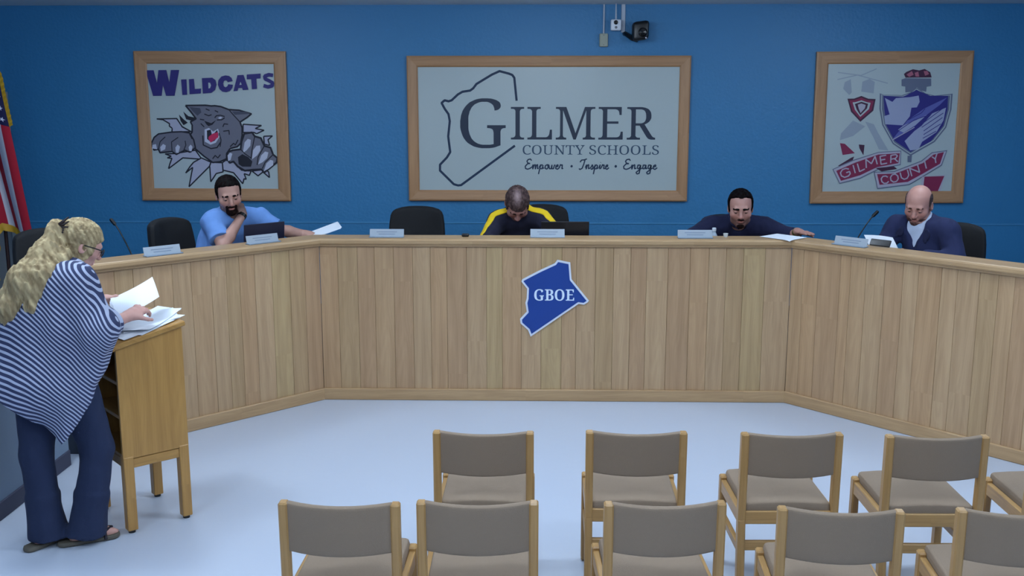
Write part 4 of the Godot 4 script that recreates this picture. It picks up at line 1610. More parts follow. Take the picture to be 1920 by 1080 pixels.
func person_scrubs():
	var fw := NL
	var rt := -DL     # towards the corner: the viewer's right
	var base := Vector3(-2.30, RISER, -7.42) - NL * 0.22
	var t := thing("person", "man in a light blue short-sleeved top resting his chin on his hand", "person", base)
	var T := Transform3D(make_basis(Vector3(0.42, -0.34, 0.90), 0.10, 1.10), Vector3(-2.245, 1.535, -7.475))
	var J := {"hip": base + Vector3(0, 0.56, 0) , "neck": Vector3(-2.265, 1.395, -7.560), "shL": Vector3(-2.105, 1.335, -7.720), "shR": Vector3(-2.372, 1.345, -7.430), "face": fw,
		"elR": Vector3(-2.250, 1.175, -7.290), "wrR": Vector3(-2.150, 1.385, -7.490), "elL": Vector3(-1.94, 1.235, -7.74), "wrL": Vector3(-1.775, 1.190, -7.85), "bulk": 1.04}
	var skin := skin_color(T, Color(0.70, 0.53, 0.47), 0.55)
	var b := add_body(t, T, J, skin)
	hand(b, J.wrR, Vector3(-0.35, 0.75, -0.30), Vector3(0.8, 0.1, 0.5), -1.0, 1.0, 0.95, 0.0, skin, base, J.elR.lerp(J.wrR, 0.8))
	hand(b, J.wrL, Vector3(0.8, -0.10, -0.25), Vector3(0, 1, 0.2), -1.0, 0.35, 1.05, 0.05, skin, base, J.elL.lerp(J.wrL, 0.8))
	part("body", b.mesh(), M["skin"], t)
	var f := new_field(0.006, Vector3(11, 7, 11))
	torso(f, J, 0.014)
	f.cone(J.shR, J.shR.lerp(J.elR, 0.74), 0.070, 0.074, 0.05)
	f.cone(J.shL, J.shL.lerp(J.elL, 0.80), 0.070, 0.070, 0.05)
	var nk: Vector3 = J.neck
	f.cap(nk + Vector3(0, 0.10, 0), nk + Vector3(0, -0.01, 0) + fw * 0.03, 0.058, 0.060, 0.012, 1)
	f.cap(nk + Vector3(0, 0.02, 0) + fw * 0.10, nk + Vector3(0, -0.13, 0) + fw * 0.155, 0.055, 0.012, 0.012, 1)
	garment(t, f, 0.009, cloth("scrub_blue", Color(0.40, 0.56, 0.80)), "top")
	seated_legs(b, J, t, M["scrub_blue"], base)
	cap_hair(t, T, region(T, [[Vector3(0, 0.095, -0.045), Vector3(0.105, 0.070, 0.110)], [Vector3(0, 0.00, -0.080), Vector3(0.10, 0.095, 0.065)], [Vector3(-0.078, 0.035, 0.000), Vector3(0.025, 0.060, 0.030)], [Vector3(0.078, 0.035, 0.000), Vector3(0.025, 0.060, 0.030)], [Vector3(0.012, 0.112, 0.055), Vector3(0.05, 0.030, 0.040)]], 0.005), 0.009, strands(Color(0.10, 0.075, 0.07), Color(0.045, 0.035, 0.04), Vector3(30, 30, 30)))
	var br := Color(0.10, 0.07, 0.06)
	cap_hair(t, T, region(T, [[Vector3(-0.05, 0.020, 0.078), Vector3(-0.018, 0.024, 0.096), 0.006, 0.007], [Vector3(0.05, 0.020, 0.078), Vector3(0.018, 0.024, 0.096), 0.006, 0.007]]), 0.0035, strands(br, br, Vector3.ONE), "eyebrows", 0.001)
	cap_hair(t, T, region(T, [[Vector3(0, -0.106, 0.075), Vector3(0.034, 0.026, 0.04)], [Vector3(-0.022, -0.053, 0.10), Vector3(0.022, -0.053, 0.10), 0.0075, 0.0075], [Vector3(-0.029, -0.055, 0.085), Vector3(-0.028, -0.10, 0.075), 0.010, 0.012], [Vector3(0.029, -0.055, 0.085), Vector3(0.028, -0.10, 0.075), 0.010, 0.012]]), 0.006, strands(Color(0.16, 0.11, 0.10), Color(0.09, 0.06, 0.06), Vector3(60, 60, 60)), "beard", 0.002)
	eyes(T, t, base)
	# watch on the raised wrist
	b = MB.new()
	var d: Vector3 = (J.wrR - J.elR).normalized()
	var up := Basis(d.cross(Vector3(0.3, 0, 1)).normalized(), d, d.cross(Vector3(0.3, 0, 1)).normalized().cross(d))
	b.lathe([Vector2(0.030, -0.011), Vector2(0.034, -0.011), Vector2(0.034, 0.011), Vector2(0.030, 0.011)], J.wrR - d * 0.015 - base, up, 18)
	part("watch", b.mesh(), M["gear_black"], t)

func person_stripes():
	var base := Vector3(-0.15, RISER, -8.33)
	var t := thing("person", "man bent over the desk in a navy shirt with yellow shoulder stripes", "person", base)
	var T := Transform3D(make_basis(Vector3(0.06, -0.95, 0.62), 0.0, 1.12), Vector3(-0.150, 1.425, -7.90))
	var J := {"hip": base + Vector3(0, 0.56, 0), "neck": Vector3(-0.140, 1.375, -8.035), "shR": Vector3(-0.305, 1.275, -8.01), "shL": Vector3(0.035, 1.290, -8.02), "face": Vector3(0, 0, 1),
		"elR": Vector3(-0.385, 1.140, -7.82), "wrR": Vector3(-0.285, 1.150, -7.70), "elL": Vector3(0.165, 1.165, -7.87), "wrL": Vector3(0.02, 1.150, -7.80), "bulk": 1.12}
	var skin := skin_color(T, Color(0.66, 0.48, 0.44), 0.2)
	var b := add_body(t, T, J, skin)
	hand(b, J.wrR, Vector3(0.9, 0.05, 0.3), Vector3(0.0, 1, 0.25), -1.0, 0.5, 1.05, 0.05, skin, base, J.elR.lerp(J.wrR, 0.8))
	hand(b, J.wrL, Vector3(-0.9, -0.1, 0.3), Vector3(0.0, 1, 0.2), 1.0, 0.5, 1.05, 0.05, skin, base, J.elL.lerp(J.wrL, 0.8))
	part("body", b.mesh(), M["skin"], t)
	var mk := func(g: float, ro: float) -> Field:
		var f := new_field(ro, Vector3(11, 8, 11))
		torso(f, J, 0.014 + g)
		f.cap(J.shR, J.elR, 0.074 + g, 0.062 + g, 0.05)
		f.cap(J.shL, J.elL, 0.074 + g, 0.062 + g, 0.05)
		f.cone(J.elR, J.elR.lerp(J.wrR, 0.6), 0.062 + g, 0.052 + g, 0.03)
		f.cone(J.elL, J.elL.lerp(J.wrL, 0.85), 0.062 + g, 0.048 + g, 0.03)
		f.cap(J.neck + Vector3(0, 0.03, 0.06), J.neck + Vector3(0, -0.01, 0.03), 0.062, 0.06, 0.012, 1)
		return f
	garment(t, mk.call(0.0, 0.005), 0.009, cloth("navy_knit", Color(0.065, 0.065, 0.16)), "shirt")
	var f: Field = mk.call(0.0045, 0.005)
	var w := new_field()
	for s in [["R", -1.0], ["L", 1.0]]:
		var sh: Vector3 = J["sh" + s[0]]
		var el: Vector3 = J["el" + s[0]]
		var n0: Vector3 = J.neck.lerp(sh, 0.30) + Vector3(0, 0.055, 0.045)
		var n1: Vector3 = sh + Vector3(s[1] * 0.030, 0.045, 0.045)
		var n2: Vector3 = sh.lerp(el, 0.5) + Vector3(s[1] * 0.056, 0.020, 0.045)
		var n3: Vector3 = el + Vector3(s[1] * 0.050, 0.0, 0.045)
		w.cap(n0, n1, 0.030, 0.030, 0.004)
		w.cap(n1, n2, 0.030, 0.031, 0.004)
		w.cap(n2, n3, 0.031, 0.033, 0.004)
	f.within = w
	garment(t, f, 0.006, cloth("stripe_yellow", Color(0.88, 0.74, 0.08)), "stripe")
	seated_legs(b, J, t, mat("trouser_dark", Color(0.07, 0.07, 0.10), 0.9), base)
	var I := T.affine_inverse()
	cap_hair(t, T, region(T, [[Vector3(0, 0.075, -0.035), Vector3(0.105, 0.085, 0.115)], [Vector3(0, 0.00, -0.075), Vector3(0.10, 0.10, 0.07)], [Vector3(0, 0.085, 0.06), Vector3(0.07, 0.05, 0.045)], [Vector3(-0.078, 0.02, 0.012), Vector3(0.025, 0.055, 0.035)], [Vector3(0.078, 0.02, 0.012), Vector3(0.025, 0.055, 0.035)]], 0.006), 0.009,
		func(p: Vector3) -> Color:
			var q := I * p
			var thin := clampf(1.1 - Vector2((q.x + 0.008) / 0.034, (q.z - 0.01) / 0.075).length(), 0.0, 1.0) * smoothstep(0.05, 0.09, q.y)
			var k := clampf(0.5 + 0.9 * bump.get_noise_3dv(p * Vector3(60, 30, 30)), 0.0, 1.0)
			return Color(0.36, 0.29, 0.28).lerp(Color(0.20, 0.155, 0.155), k).lerp(Color(0.58, 0.50, 0.50), thin * 0.9))
	var br := Color(0.16, 0.11, 0.10)
	cap_hair(t, T, region(T, [[Vector3(-0.05, 0.020, 0.078), Vector3(-0.018, 0.024, 0.096), 0.006, 0.007], [Vector3(0.05, 0.020, 0.078), Vector3(0.018, 0.024, 0.096), 0.006, 0.007]]), 0.0035, strands(br, br, Vector3.ONE), "eyebrows", 0.001)
	eyes(T, t, base)

func person_polo():
	var base := Vector3(1.54, RISER, -8.30)
	var t := thing("person", "dark-haired man in a dark blue shirt leaning in with arms spread wide", "person", base)
	var T := Transform3D(make_basis(Vector3(-0.14, -0.30, 1.0), 0.02, 1.13), Vector3(1.545, 1.405, -7.86))
	var J := {"hip": base + Vector3(0, 0.56, 0), "neck": Vector3(1.555, 1.290, -8.01), "shR": Vector3(1.355, 1.240, -8.00), "shL": Vector3(1.760, 1.235, -8.00), "face": Vector3(0, 0, 1),
		"elR": Vector3(1.13, 1.145, -7.86), "wrR": Vector3(1.33, 1.135, -7.79), "elL": Vector3(1.94, 1.180, -7.84), "wrL": Vector3(1.950, 1.236, -7.735), "bulk": 1.10}
	var skin := skin_color(T, Color(0.68, 0.50, 0.45), 0.45)
	var b := add_body(t, T, J, skin, 0.060)
	hand(b, J.wrR, Vector3(0.8, -0.05, 0.5), Vector3(0.0, 1, 0.2), -1.0, 0.5, 1.05, 0.05, skin, base, J.elR.lerp(J.wrR, 0.8))
	hand(b, J.wrL, Vector3(0.35, 0.01, 0.7), Vector3(0.0, 1, 0.0), 1.0, 0.08, 1.0, 0.05, skin, base, J.elL.lerp(J.wrL, 0.8))
	part("body", b.mesh(), M["skin"], t)
	var f := new_field(0.006, Vector3(11, 8, 11))
	torso(f, J, 0.016)
	f.cap(J.shR, J.elR, 0.078, 0.066, 0.05)
	f.cap(J.shL, J.elL, 0.078, 0.066, 0.05)
	f.cone(J.elR, J.elR.lerp(J.wrR, 0.8), 0.066, 0.05, 0.03)
	f.cone(J.elL, J.elL.lerp(J.wrL, 0.55), 0.066, 0.052, 0.03)
	f.cap(J.neck + Vector3(0, 0.10, 0.05), J.neck + Vector3(0, -0.02, 0.06), 0.064, 0.060, 0.01, 1)
	f.cap(J.neck + Vector3(0, 0.02, 0.13), J.neck + Vector3(0, -0.10, 0.17), 0.05, 0.012, 0.01, 1)
	garment(t, f, 0.009, cloth("polo_blue", Color(0.045, 0.07, 0.215)), "shirt")
	# collar
	f = new_field()
	head_field(f, Transform3D(T.basis, T.origin), J.neck + Vector3(0, -0.02, 0.02), 0.060)
	f.grow = 0.014
	var w := new_field()
	w.cap(J.neck + Vector3(-0.06, 0.015, 0.05), J.neck + Vector3(-0.02, -0.07, 0.15), 0.028, 0.022, 0.01)
	w.cap(J.neck + Vector3(0.06, 0.015, 0.05), J.neck + Vector3(0.03, -0.07, 0.15), 0.028, 0.022, 0.01)
	f.within = w
	garment(t, f, 0.006, M["polo_blue"], "collar")
	seated_legs(b, J, t, mat("trouser_khaki", Color(0.30, 0.26, 0.20), 0.9), base)
	cap_hair(t, T, region(T, [[Vector3(0, 0.100, -0.050), Vector3(0.105, 0.066, 0.105)], [Vector3(0, 0.00, -0.080), Vector3(0.10, 0.095, 0.065)], [Vector3(-0.080, 0.025, -0.005), Vector3(0.024, 0.065, 0.030)], [Vector3(0.080, 0.025, -0.005), Vector3(0.024, 0.065, 0.030)], [Vector3(0.0, 0.114, 0.045), Vector3(0.036, 0.028, 0.045)]], 0.005), 0.010, strands(Color(0.075, 0.06, 0.06), Color(0.035, 0.03, 0.035), Vector3(30, 30, 30)))
	var br := Color(0.08, 0.06, 0.05)
	cap_hair(t, T, region(T, [[Vector3(-0.052, 0.020, 0.078), Vector3(-0.018, 0.022, 0.096), 0.006, 0.008], [Vector3(0.052, 0.020, 0.078), Vector3(0.018, 0.022, 0.096), 0.006, 0.008]]), 0.004, strands(br, br, Vector3.ONE), "eyebrows", 0.001)
	cap_hair(t, T, region(T, [[Vector3(0, -0.106, 0.080), Vector3(0.026, 0.018, 0.03)], [Vector3(-0.024, -0.052, 0.10), Vector3(0.024, -0.052, 0.10), 0.008, 0.008]]), 0.005, strands(Color(0.17, 0.12, 0.11), Color(0.10, 0.07, 0.07), Vector3(60, 60, 60)), "beard", 0.002)
	eyes(T, t, base)
	b = MB.new()
	var d: Vector3 = (J.wrL - J.elL).normalized()
	var x := d.cross(Vector3(0, 1, 0)).normalized()
	b.lathe([Vector2(0.028, -0.012), Vector2(0.033, -0.012), Vector2(0.033, 0.012), Vector2(0.028, 0.012)], J.wrL - d * 0.012 - base, Basis(x, d, x.cross(d)), 18)
	part("watch", b.mesh(), mat("watch_gold", Color(0.50, 0.50, 0.28), 0.35, 0.6), t)

func person_suit():
	var fw := (NR + Vector3(-0.25, 0, 0.0)).normalized()
	var base := Vector3(2.75, RISER, -7.21) - NR * 0.12
	var t := thing("person", "bald bearded man in a navy suit and open white collar reading a paper", "person", base)
	var T := Transform3D(make_basis(Vector3(-0.52, -0.45, 0.72), -0.05, 1.10), Vector3(2.672, 1.492, -7.285))
	var J := {"hip": base + Vector3(0, 0.56, 0), "neck": Vector3(2.722, 1.365, -7.310), "shR": Vector3(2.590, 1.310, -7.445), "shL": Vector3(2.835, 1.320, -7.150), "face": fw,
		"elR": Vector3(2.46, 1.14, -7.40), "wrR": Vector3(2.47, 1.165, -7.215), "elL": Vector3(2.86, 1.14, -7.02), "wrL": Vector3(2.63, 1.155, -7.085), "bulk": 0.98}
	var skin := skin_color(T, Color(0.72, 0.53, 0.48), 0.0)
	var b := add_body(t, T, J, skin, 0.060)
	hand(b, J.wrR, Vector3(0.30, 0.05, 0.30), Vector3(-0.3, 1, 0.1), -1.0, 0.5, 1.0, 0.03, skin, base, J.elR.lerp(J.wrR, 0.8))
	hand(b, J.wrL, Vector3(-0.8, 0.12, 0.15), Vector3(0, 1, 0.2), 1.0, 0.5, 1.0, 0.03, skin, base, J.elL.lerp(J.wrL, 0.8))
	part("body", b.mesh(), M["skin"], t)
	var up := Vector3.UP
	# white shirt underneath
	var f := new_field(0.003, Vector3(10, 10, 10))
	torso(f, J, 0.008)
	f.cap(J.neck + fw * 0.01 + up * 0.03, J.neck - up * 0.03, 0.070, 0.078, 0.02)
	f.cap(J.neck + up * 0.16 + fw * 0.07, J.neck + fw * 0.02, 0.068, 0.058, 0.01, 1)
	f.cap(J.neck + up * 0.02 + fw * 0.11, J.neck - up * 0.09 + fw * 0.14, 0.038, 0.010, 0.01, 1)
	garment(t, f, 0.008, cloth("shirt_white", Color(0.72, 0.77, 0.86)), "shirt")
	# jacket, open over a wedge of shirt
	var jacket := func() -> Field:
		var g := new_field(0.006, Vector3(9, 6, 9))
		torso(g, J, 0.022)
		for s in ["R", "L"]:
			g.cap(J["sh" + s], J["el" + s], 0.074, 0.066, 0.05)
			g.cone(J["el" + s], J["el" + s].lerp(J["wr" + s], 0.92), 0.066, 0.048, 0.03)
		g.cap(J.neck + up * 0.12 + fw * 0.05, J.neck + fw * 0.04 - up * 0.03, 0.080, 0.074, 0.008, 1)
		g.cap(J.neck + up * 0.0 + fw * 0.12, J.neck - up * 0.38 + fw * 0.22, 0.080, 0.046, 0.008, 1)
		return g
	garment(t, jacket.call(), 0.009, cloth("suit_navy", Color(0.085, 0.12, 0.275)), "jacket")
	# lapels
	var rt: Vector3 = (J.shR - J.shL).normalized()
	f = jacket.call()
	f.grow = 0.006
	var w := new_field()
	for s in [-1.0, 1.0]:
		w.cap(J.neck + rt * 0.088 * s + up * 0.030 + fw * 0.02, J.neck + rt * 0.105 * s - up * 0.10 + fw * 0.12, 0.018, 0.026, 0.006)
		w.cap(J.neck + rt * 0.105 * s - up * 0.10 + fw * 0.12, J.neck + rt * 0.062 * s - up * 0.34 + fw * 0.19, 0.026, 0.014, 0.006)
	f.within = w
	garment(t, f, 0.007, cloth("suit_lapel", Color(0.068, 0.095, 0.23)), "lapels")
	seated_legs(b, J, t, M["suit_navy"], base)
	var grey := strands(Color(0.36, 0.31, 0.31), Color(0.22, 0.18, 0.19), Vector3(50, 50, 50))
	cap_hair(t, T, region(T, [[Vector3(-0.082, 0.022, -0.022), Vector3(0.024, 0.050, 0.050)], [Vector3(0.082, 0.022, -0.022), Vector3(0.024, 0.050, 0.050)], [Vector3(0, 0.01, -0.105), Vector3(0.085, 0.07, 0.045)]]), 0.006, grey, "hair", 0.002)
	cap_hair(t, T, region(T, [[Vector3(0, -0.112, 0.065), Vector3(0.045, 0.026, 0.045)], [Vector3(-0.022, -0.052, 0.10), Vector3(0.022, -0.052, 0.10), 0.006, 0.006], [Vector3(-0.034, -0.07, 0.08), Vector3(-0.055, -0.09, 0.04), 0.012, 0.018], [Vector3(0.034, -0.07, 0.08), Vector3(0.055, -0.09, 0.04), 0.012, 0.018], [Vector3(-0.055, -0.09, 0.04), Vector3(-0.070, -0.03, 0.0), 0.016, 0.010], [Vector3(0.055, -0.09, 0.04), Vector3(0.070, -0.03, 0.0), 0.016, 0.010]]), 0.004, strands(Color(0.42, 0.30, 0.28), Color(0.30, 0.21, 0.20), Vector3(60, 60, 60)), "beard", 0.002)
	var br := Color(0.30, 0.20, 0.18)
	cap_hair(t, T, region(T, [[Vector3(-0.05, 0.020, 0.078), Vector3(-0.018, 0.024, 0.096), 0.005, 0.006], [Vector3(0.05, 0.020, 0.078), Vector3(0.018, 0.024, 0.096), 0.005, 0.006]]), 0.003, strands(br, br, Vector3.ONE), "eyebrows", 0.001)
	eyes(T, t, base)
	# the paper he reads
	var s := thing("reading_paper", "white paper held by the man in the navy suit", "papers", Vector3(2.41, 1.235, -7.16))
	b = MB.new()
	var c0 := Vector3(2.318, 1.262, -7.352)
	b.sheet(8, 6, func(u, v): return Vector3(2.345, 1.196, -7.275) + Vector3(0.155, 0.0, 0.14) * u + Vector3(-0.025, 0.072, -0.055) * v + Vector3(0, 0.006 * sin(u * 3.0), 0) - s.position, null, 0.0015)
	part("sheet", b.mesh(), M["paper"], s)

func person_woman():
	var F := Vector3(0.74, 0, -0.67)
	var S := Vector3(0.67, 0, 0.74)
	var U := Vector3.UP
	var O := Vector3(-2.40, 0, -4.95)
	var at := func(f: float, s: float, u: float) -> Vector3: return O + F * f + S * s + U * u
	var t := thing("person", "blonde woman in a striped poncho and jeans standing at the lectern", "person", O)
	var T := Transform3D(make_basis(F + Vector3(0, -0.50, 0), 0.0, 1.02), at.call(0.165, 0.0, 1.512))
	var skin := skin_color(T, Color(0.76, 0.57, 0.52), 0.0)
	var neck: Vector3 = at.call(0.085, 0, 1.415)
	var shR: Vector3 = at.call(0.075, 0.165, 1.345)
	var shL: Vector3 = at.call(0.085, -0.165, 1.345)
	var elR: Vector3 = at.call(0.125, 0.245, 1.115)
	var elL: Vector3 = at.call(0.14, -0.24, 1.13)
	var wrR: Vector3 = at.call(0.320, 0.160, 1.150)
	var wrL: Vector3 = at.call(0.285, -0.13, 1.190)
	var b := MB.new()
	# body: one skin from head to feet
	var f := new_field()
	var B := Basis(S, U, -F)
	f.ell(at.call(0.02, 0, 1.22), Vector3(0.165, 0.22, 0.125), B, 0.06)
	f.ell(at.call(-0.02, 0, 0.95), Vector3(0.175, 0.16, 0.14), B, 0.06)
	f.cap(shR, shL, 0.058, 0.058, 0.05)
	f.cap(neck, at.call(0.07, 0, 1.34), 0.055, 0.07, 0.05)
	arm_skin(f, shR, elR, wrR, 0.95)
	arm_skin(f, shL, elL, wrL, 0.95)
	var legs := {"R": [at.call(0.03, 0.095, 0.90), at.call(0.135, 0.11, 0.48), at.call(0.030, 0.105, 0.085), at.call(0.160, 0.135, 0.026)], "L": [at.call(-0.06, -0.09, 0.90), at.call(-0.120, -0.03, 0.48), at.call(-0.12, 0.005, 0.085), at.call(0.0, -0.035, 0.026)]}
	for s in ["R", "L"]:
		var g: Array = legs[s]
		f.cap(g[0], g[1], 0.085, 0.055, 0.04)
		f.cap(g[1], g[2], 0.052, 0.036, 0.03)
		var d: Vector3 = (g[3] - g[2]) * Vector3(1, 0, 1)
		f.cap(g[2] - d * 0.25 - U * 0.045, g[3] - d * 0.1 + U * 0.008, 0.033, 0.026, 0.02)
		f.cap(g[3] - d * 0.2 + U * 0.008, g[3] + d * 0.18, 0.030, 0.018, 0.02)
	f.build(b, 0.011, skin, null, O)
	f = new_field()
	head_field(f, T, neck, 0.050, 0.92)
	f.build(b, 0.004, skin, null, O)
	hand(b, wrR, F * 0.75 + U * 0.22 - S * 0.25, U + S * 0.5, -1.0, 0.75, 0.98, 0.02, skin, O, elR.lerp(wrR, 0.7))
	hand(b, wrL, F * 0.85 + U * 0.12 + S * 0.25, U - S * 0.3, 1.0, 0.7, 0.98, 0.02, skin, O, elL.lerp(wrL, 0.7))
	part("body", b.mesh(), M["skin"], t)
	eyes(T, t, O)
	# jeans with a flare
	f = new_field(0.006, Vector3(9, 5, 9))
	f.ell(at.call(-0.03, 0, 0.93), Vector3(0.205, 0.17, 0.165), B, 0.05)
	for s in ["R", "L"]:
		var g: Array = legs[s]
		f.cap(g[0], g[1], 0.118, 0.080, 0.04)
		var fwd: Vector3 = ((g[3] - g[2]) * Vector3(1, 0, 1)).normalized()
		var hem: Vector3 = Vector3(g[2].x, 0.035, g[2].z) + fwd * 0.02
		f.cap(g[1], g[1].lerp(hem, 0.5), 0.078, 0.078, 0.03)
		f.cone(g[1].lerp(hem, 0.5), hem, 0.078, 0.100, 0.03)
	f.cuts = [[Vector3(0, 0.035, 0), Vector3.DOWN]]
	garment(t, f, 0.010, cloth("denim", Color(0.095, 0.145, 0.265)), "jeans")
	# sandals
	for s in ["R", "L"]:
		var g: Array = legs[s]
		var d: Vector3 = ((g[3] - g[2]) * Vector3(1, 0, 1)).normalized()
		var heel: Vector3 = Vector3(g[2].x, 0.012, g[2].z) - d * 0.085
		f = new_field()
		f.cap(heel, heel + d * 0.06, 0.036, 0.036, 0.01)
		f.cap(heel + d * 0.05, heel + d * 0.22, 0.036, 0.044, 0.02)
		f.cuts = [[Vector3(0, 0.002, 0), Vector3.DOWN], [Vector3(0, 0.026, 0), U]]
		var sole := garment(t, f, 0.006, mat("sandal_sole", Color(0.34, 0.32, 0.28), 0.7), "sandal")
		b = MB.new()
		var side := d.cross(U)
		var mid := heel + d * 0.19
		b.tube([mid + side * 0.045 - O, mid + side * 0.03 + U * 0.04 - O, mid + d * 0.035 + U * 0.045 - O, mid - side * 0.03 + U * 0.04 - O, mid - side * 0.045 - O], 0.008, 8)
		part("strap", b.mesh(), mat("sandal_strap", Color(0.13, 0.10, 0.15), 0.6), sole)
	# poncho
	f = new_field(0.016, Vector3(7, 2.2, 7))
	f.ell(at.call(0.02, 0, 1.20), Vector3(0.225, 0.26, 0.185), B, 0.08)
	f.cap(shR + U * 0.005, shL + U * 0.005, 0.082, 0.082, 0.08)
	f.cap(at.call(0.02, 0.0, 1.30), at.call(-0.08, 0.02, 0.86), 0.17, 0.225, 0.08)
	f.cap(at.call(-0.12, 0.0, 1.18), at.call(-0.17, 0.0, 0.80), 0.12, 0.15, 0.08)
	f.cap(at.call(0.06, 0.10, 1.10), at.call(0.03, 0.17, 0.55), 0.16, 0.10, 0.08)
	f.cap(shR, elR.lerp(shR, 0.0), 0.088, 0.100, 0.05)
	f.cap(elR, elR.lerp(wrR, 0.48), 0.080, 0.060, 0.05)
	f.cap(elR + U * 0.0, at.call(0.10, 0.22, 0.92), 0.08, 0.06, 0.06)
	f.cap(elR.lerp(wrR, 0.25), at.call(0.125, 0.20, 0.95), 0.055, 0.045, 0.06)
	f.cap(shL, elL, 0.085, 0.09, 0.05)
	f.cap(elL, elL.lerp(wrL, 0.7), 0.088, 0.06, 0.05)
	f.cap(elL, at.call(0.10, -0.22, 0.88), 0.08, 0.06, 0.06)
	# neckline
	f.cap(neck + U * 0.15 + F * 0.06, neck + F * 0.01 - U * 0.01, 0.062, 0.062, 0.01, 1)
	# hem: planes that leave a long point on the near side
	var hem_fn := func(p: Vector3) -> float:
		var q := (p - O)
		var ff := q.dot(F)
		var ss := q.dot(S)
		# the front edge falls from the wrist to the point, the back edge rises away from it
		return maxf(0.545 + 2.35 * maxf(ff - 0.02, 0.0) * 0.82, 0.545 + 0.62 * maxf(0.02 - ff, 0.0)) + 0.55 * maxf(0.18 - ss, 0.0)
	var front := at.call(-0.065, 0.18, 0.585) as Vector3
	f.cuts = [[front, (-U + F * 1.55 - S * 0.30).normalized()], [front, (-U - F * 0.85 - S * 0.42).normalized()]]
	var stripe := func(p: Vector3) -> Vector2:
		var q: Vector3 = p - O
		var x := p.x + 2.66
		var s := q.y + 1.35 * x * x + 0.10 * x + 0.012 * sin(q.x * 17.0 + q.y * 5.0)
		return Vector2(s / 0.0265, q.x)
	var pm := mat("poncho_stripe", Color.WHITE, 0.9)
	var im := Image.create(8, 64, false, Image.FORMAT_RGB8)
	var st := Image.create(64, 4, false, Image.FORMAT_RGB8)
	st.fill(Color(0.64, 0.67, 0.76))
	st.fill_rect(Rect2i(0, 0, 36, 4), Color(0.17, 0.20, 0.33))
	pm.albedo_texture = ImageTexture.create_from_image(st)
	pm.normal_enabled = false
	b = MB.new()
	f.build(b, 0.0085, null, stripe, O)
	part("poncho", b.mesh(), pm, t)
	# hair: crown, clip and a long loose ponytail
	var gold := func(p: Vector3) -> Color:
		var k := clampf(0.5 + 0.8 * bump.get_noise_3dv(Vector3(p.x * 34 + p.y * 16, p.y * 7, p.z * 34)), 0.0, 1.0)
		return Color(0.73, 0.66, 0.51).lerp(Color(0.46, 0.39, 0.29), k)
	cap_hair(t, T, region(T, [[Vector3(0, 0.07, -0.03), Vector3(0.115, 0.090, 0.118)], [Vector3(0, 0.00, -0.085), Vector3(0.11, 0.11, 0.08)], [Vector3(-0.078, 0.0, -0.012), Vector3(0.034, 0.085, 0.060)], [Vector3(0.078, 0.0, -0.012), Vector3(0.034, 0.085, 0.060)], [Vector3(0, 0.085, 0.06), Vector3(0.07, 0.05, 0.04)]], 0.004), 0.013, gold, "hair", 0.006, 0.0045)
	f = new_field(0.011, Vector3(34, 11, 34))
	var knot: Vector3 = T * Vector3(0.01, 0.03, -0.125)
	f.cap(T * Vector3(0, 0.02, -0.07), knot, 0.062, 0.040, 0.03)
	f.cap(knot, at.call(-0.02, 0.03, 1.47), 0.042, 0.060, 0.04)
	f.cap(at.call(-0.02, 0.03, 1.47), at.call(-0.12, 0.06, 1.37), 0.062, 0.078, 0.05)
	f.cap(at.call(-0.12, 0.06, 1.37), at.call(-0.20, 0.05, 1.24), 0.078, 0.055, 0.05)
	f.cap(at.call(-0.05, 0.12, 1.40), at.call(-0.13, 0.14, 1.25), 0.055, 0.030, 0.05)
	f.cap(at.call(0.06, 0.07, 1.47), at.call(-0.02, 0.12, 1.38), 0.040, 0.045, 0.04)
	f.cap(at.call(-0.20, 0.05, 1.24), at.call(-0.225, 0.05, 1.15), 0.05, 0.018, 0.04)
	f.cap(at.call(-0.16, 0.0, 1.30), at.call(-0.20, -0.03, 1.17), 0.06, 0.02, 0.04)
	b = MB.new()
	f.build(b, 0.0065, gold, null, O)
	part("ponytail", b.mesh(), M["hair"], t)
	b = MB.new()
	var kc := knot - O + U * 0.012 + S * 0.02
	for k in 5:
		var a := -0.9 + k * 0.45
		b.tube([kc - F * 0.012, kc + (F * cos(a) * 0.4 + U * sin(a)) * 0.03 + S * 0.03, kc + (F * 0.9 + U * sin(a) * 1.4) * 0.045 + S * 0.036], [0.009, 0.008, 0.003], 8)
	part("hair_clip", b.mesh(), mat("clip_brown", Color(0.13, 0.07, 0.06), 0.35), t)
	# glasses
	b = MB.new()
	for s in [-1.0, 1.0]:
		var ring := []
		for k in 15:
			var a := TAU * k / 14
			ring.append(T * Vector3(s * 0.033 + cos(a) * 0.026, -0.003 + sin(a) * 0.018, 0.112 - absf(s * 0.033 + cos(a) * 0.026) * 0.22) - O)
		b.tube(ring, 0.0028, 6, false)
		b.tube([T * Vector3(s * 0.060, 0.006, 0.098) - O, T * Vector3(s * 0.080, 0.004, 0.04) - O, T * Vector3(s * 0.086, 0.0, -0.01) - O], 0.0032, 6)
	b.tube([T * Vector3(-0.008, 0.0, 0.111) - O, T * Vector3(0.008, 0.0, 0.111) - O], 0.0026, 6)
	part("glasses", b.mesh(), mat("glasses_dark", Color(0.04, 0.03, 0.04), 0.3), t)
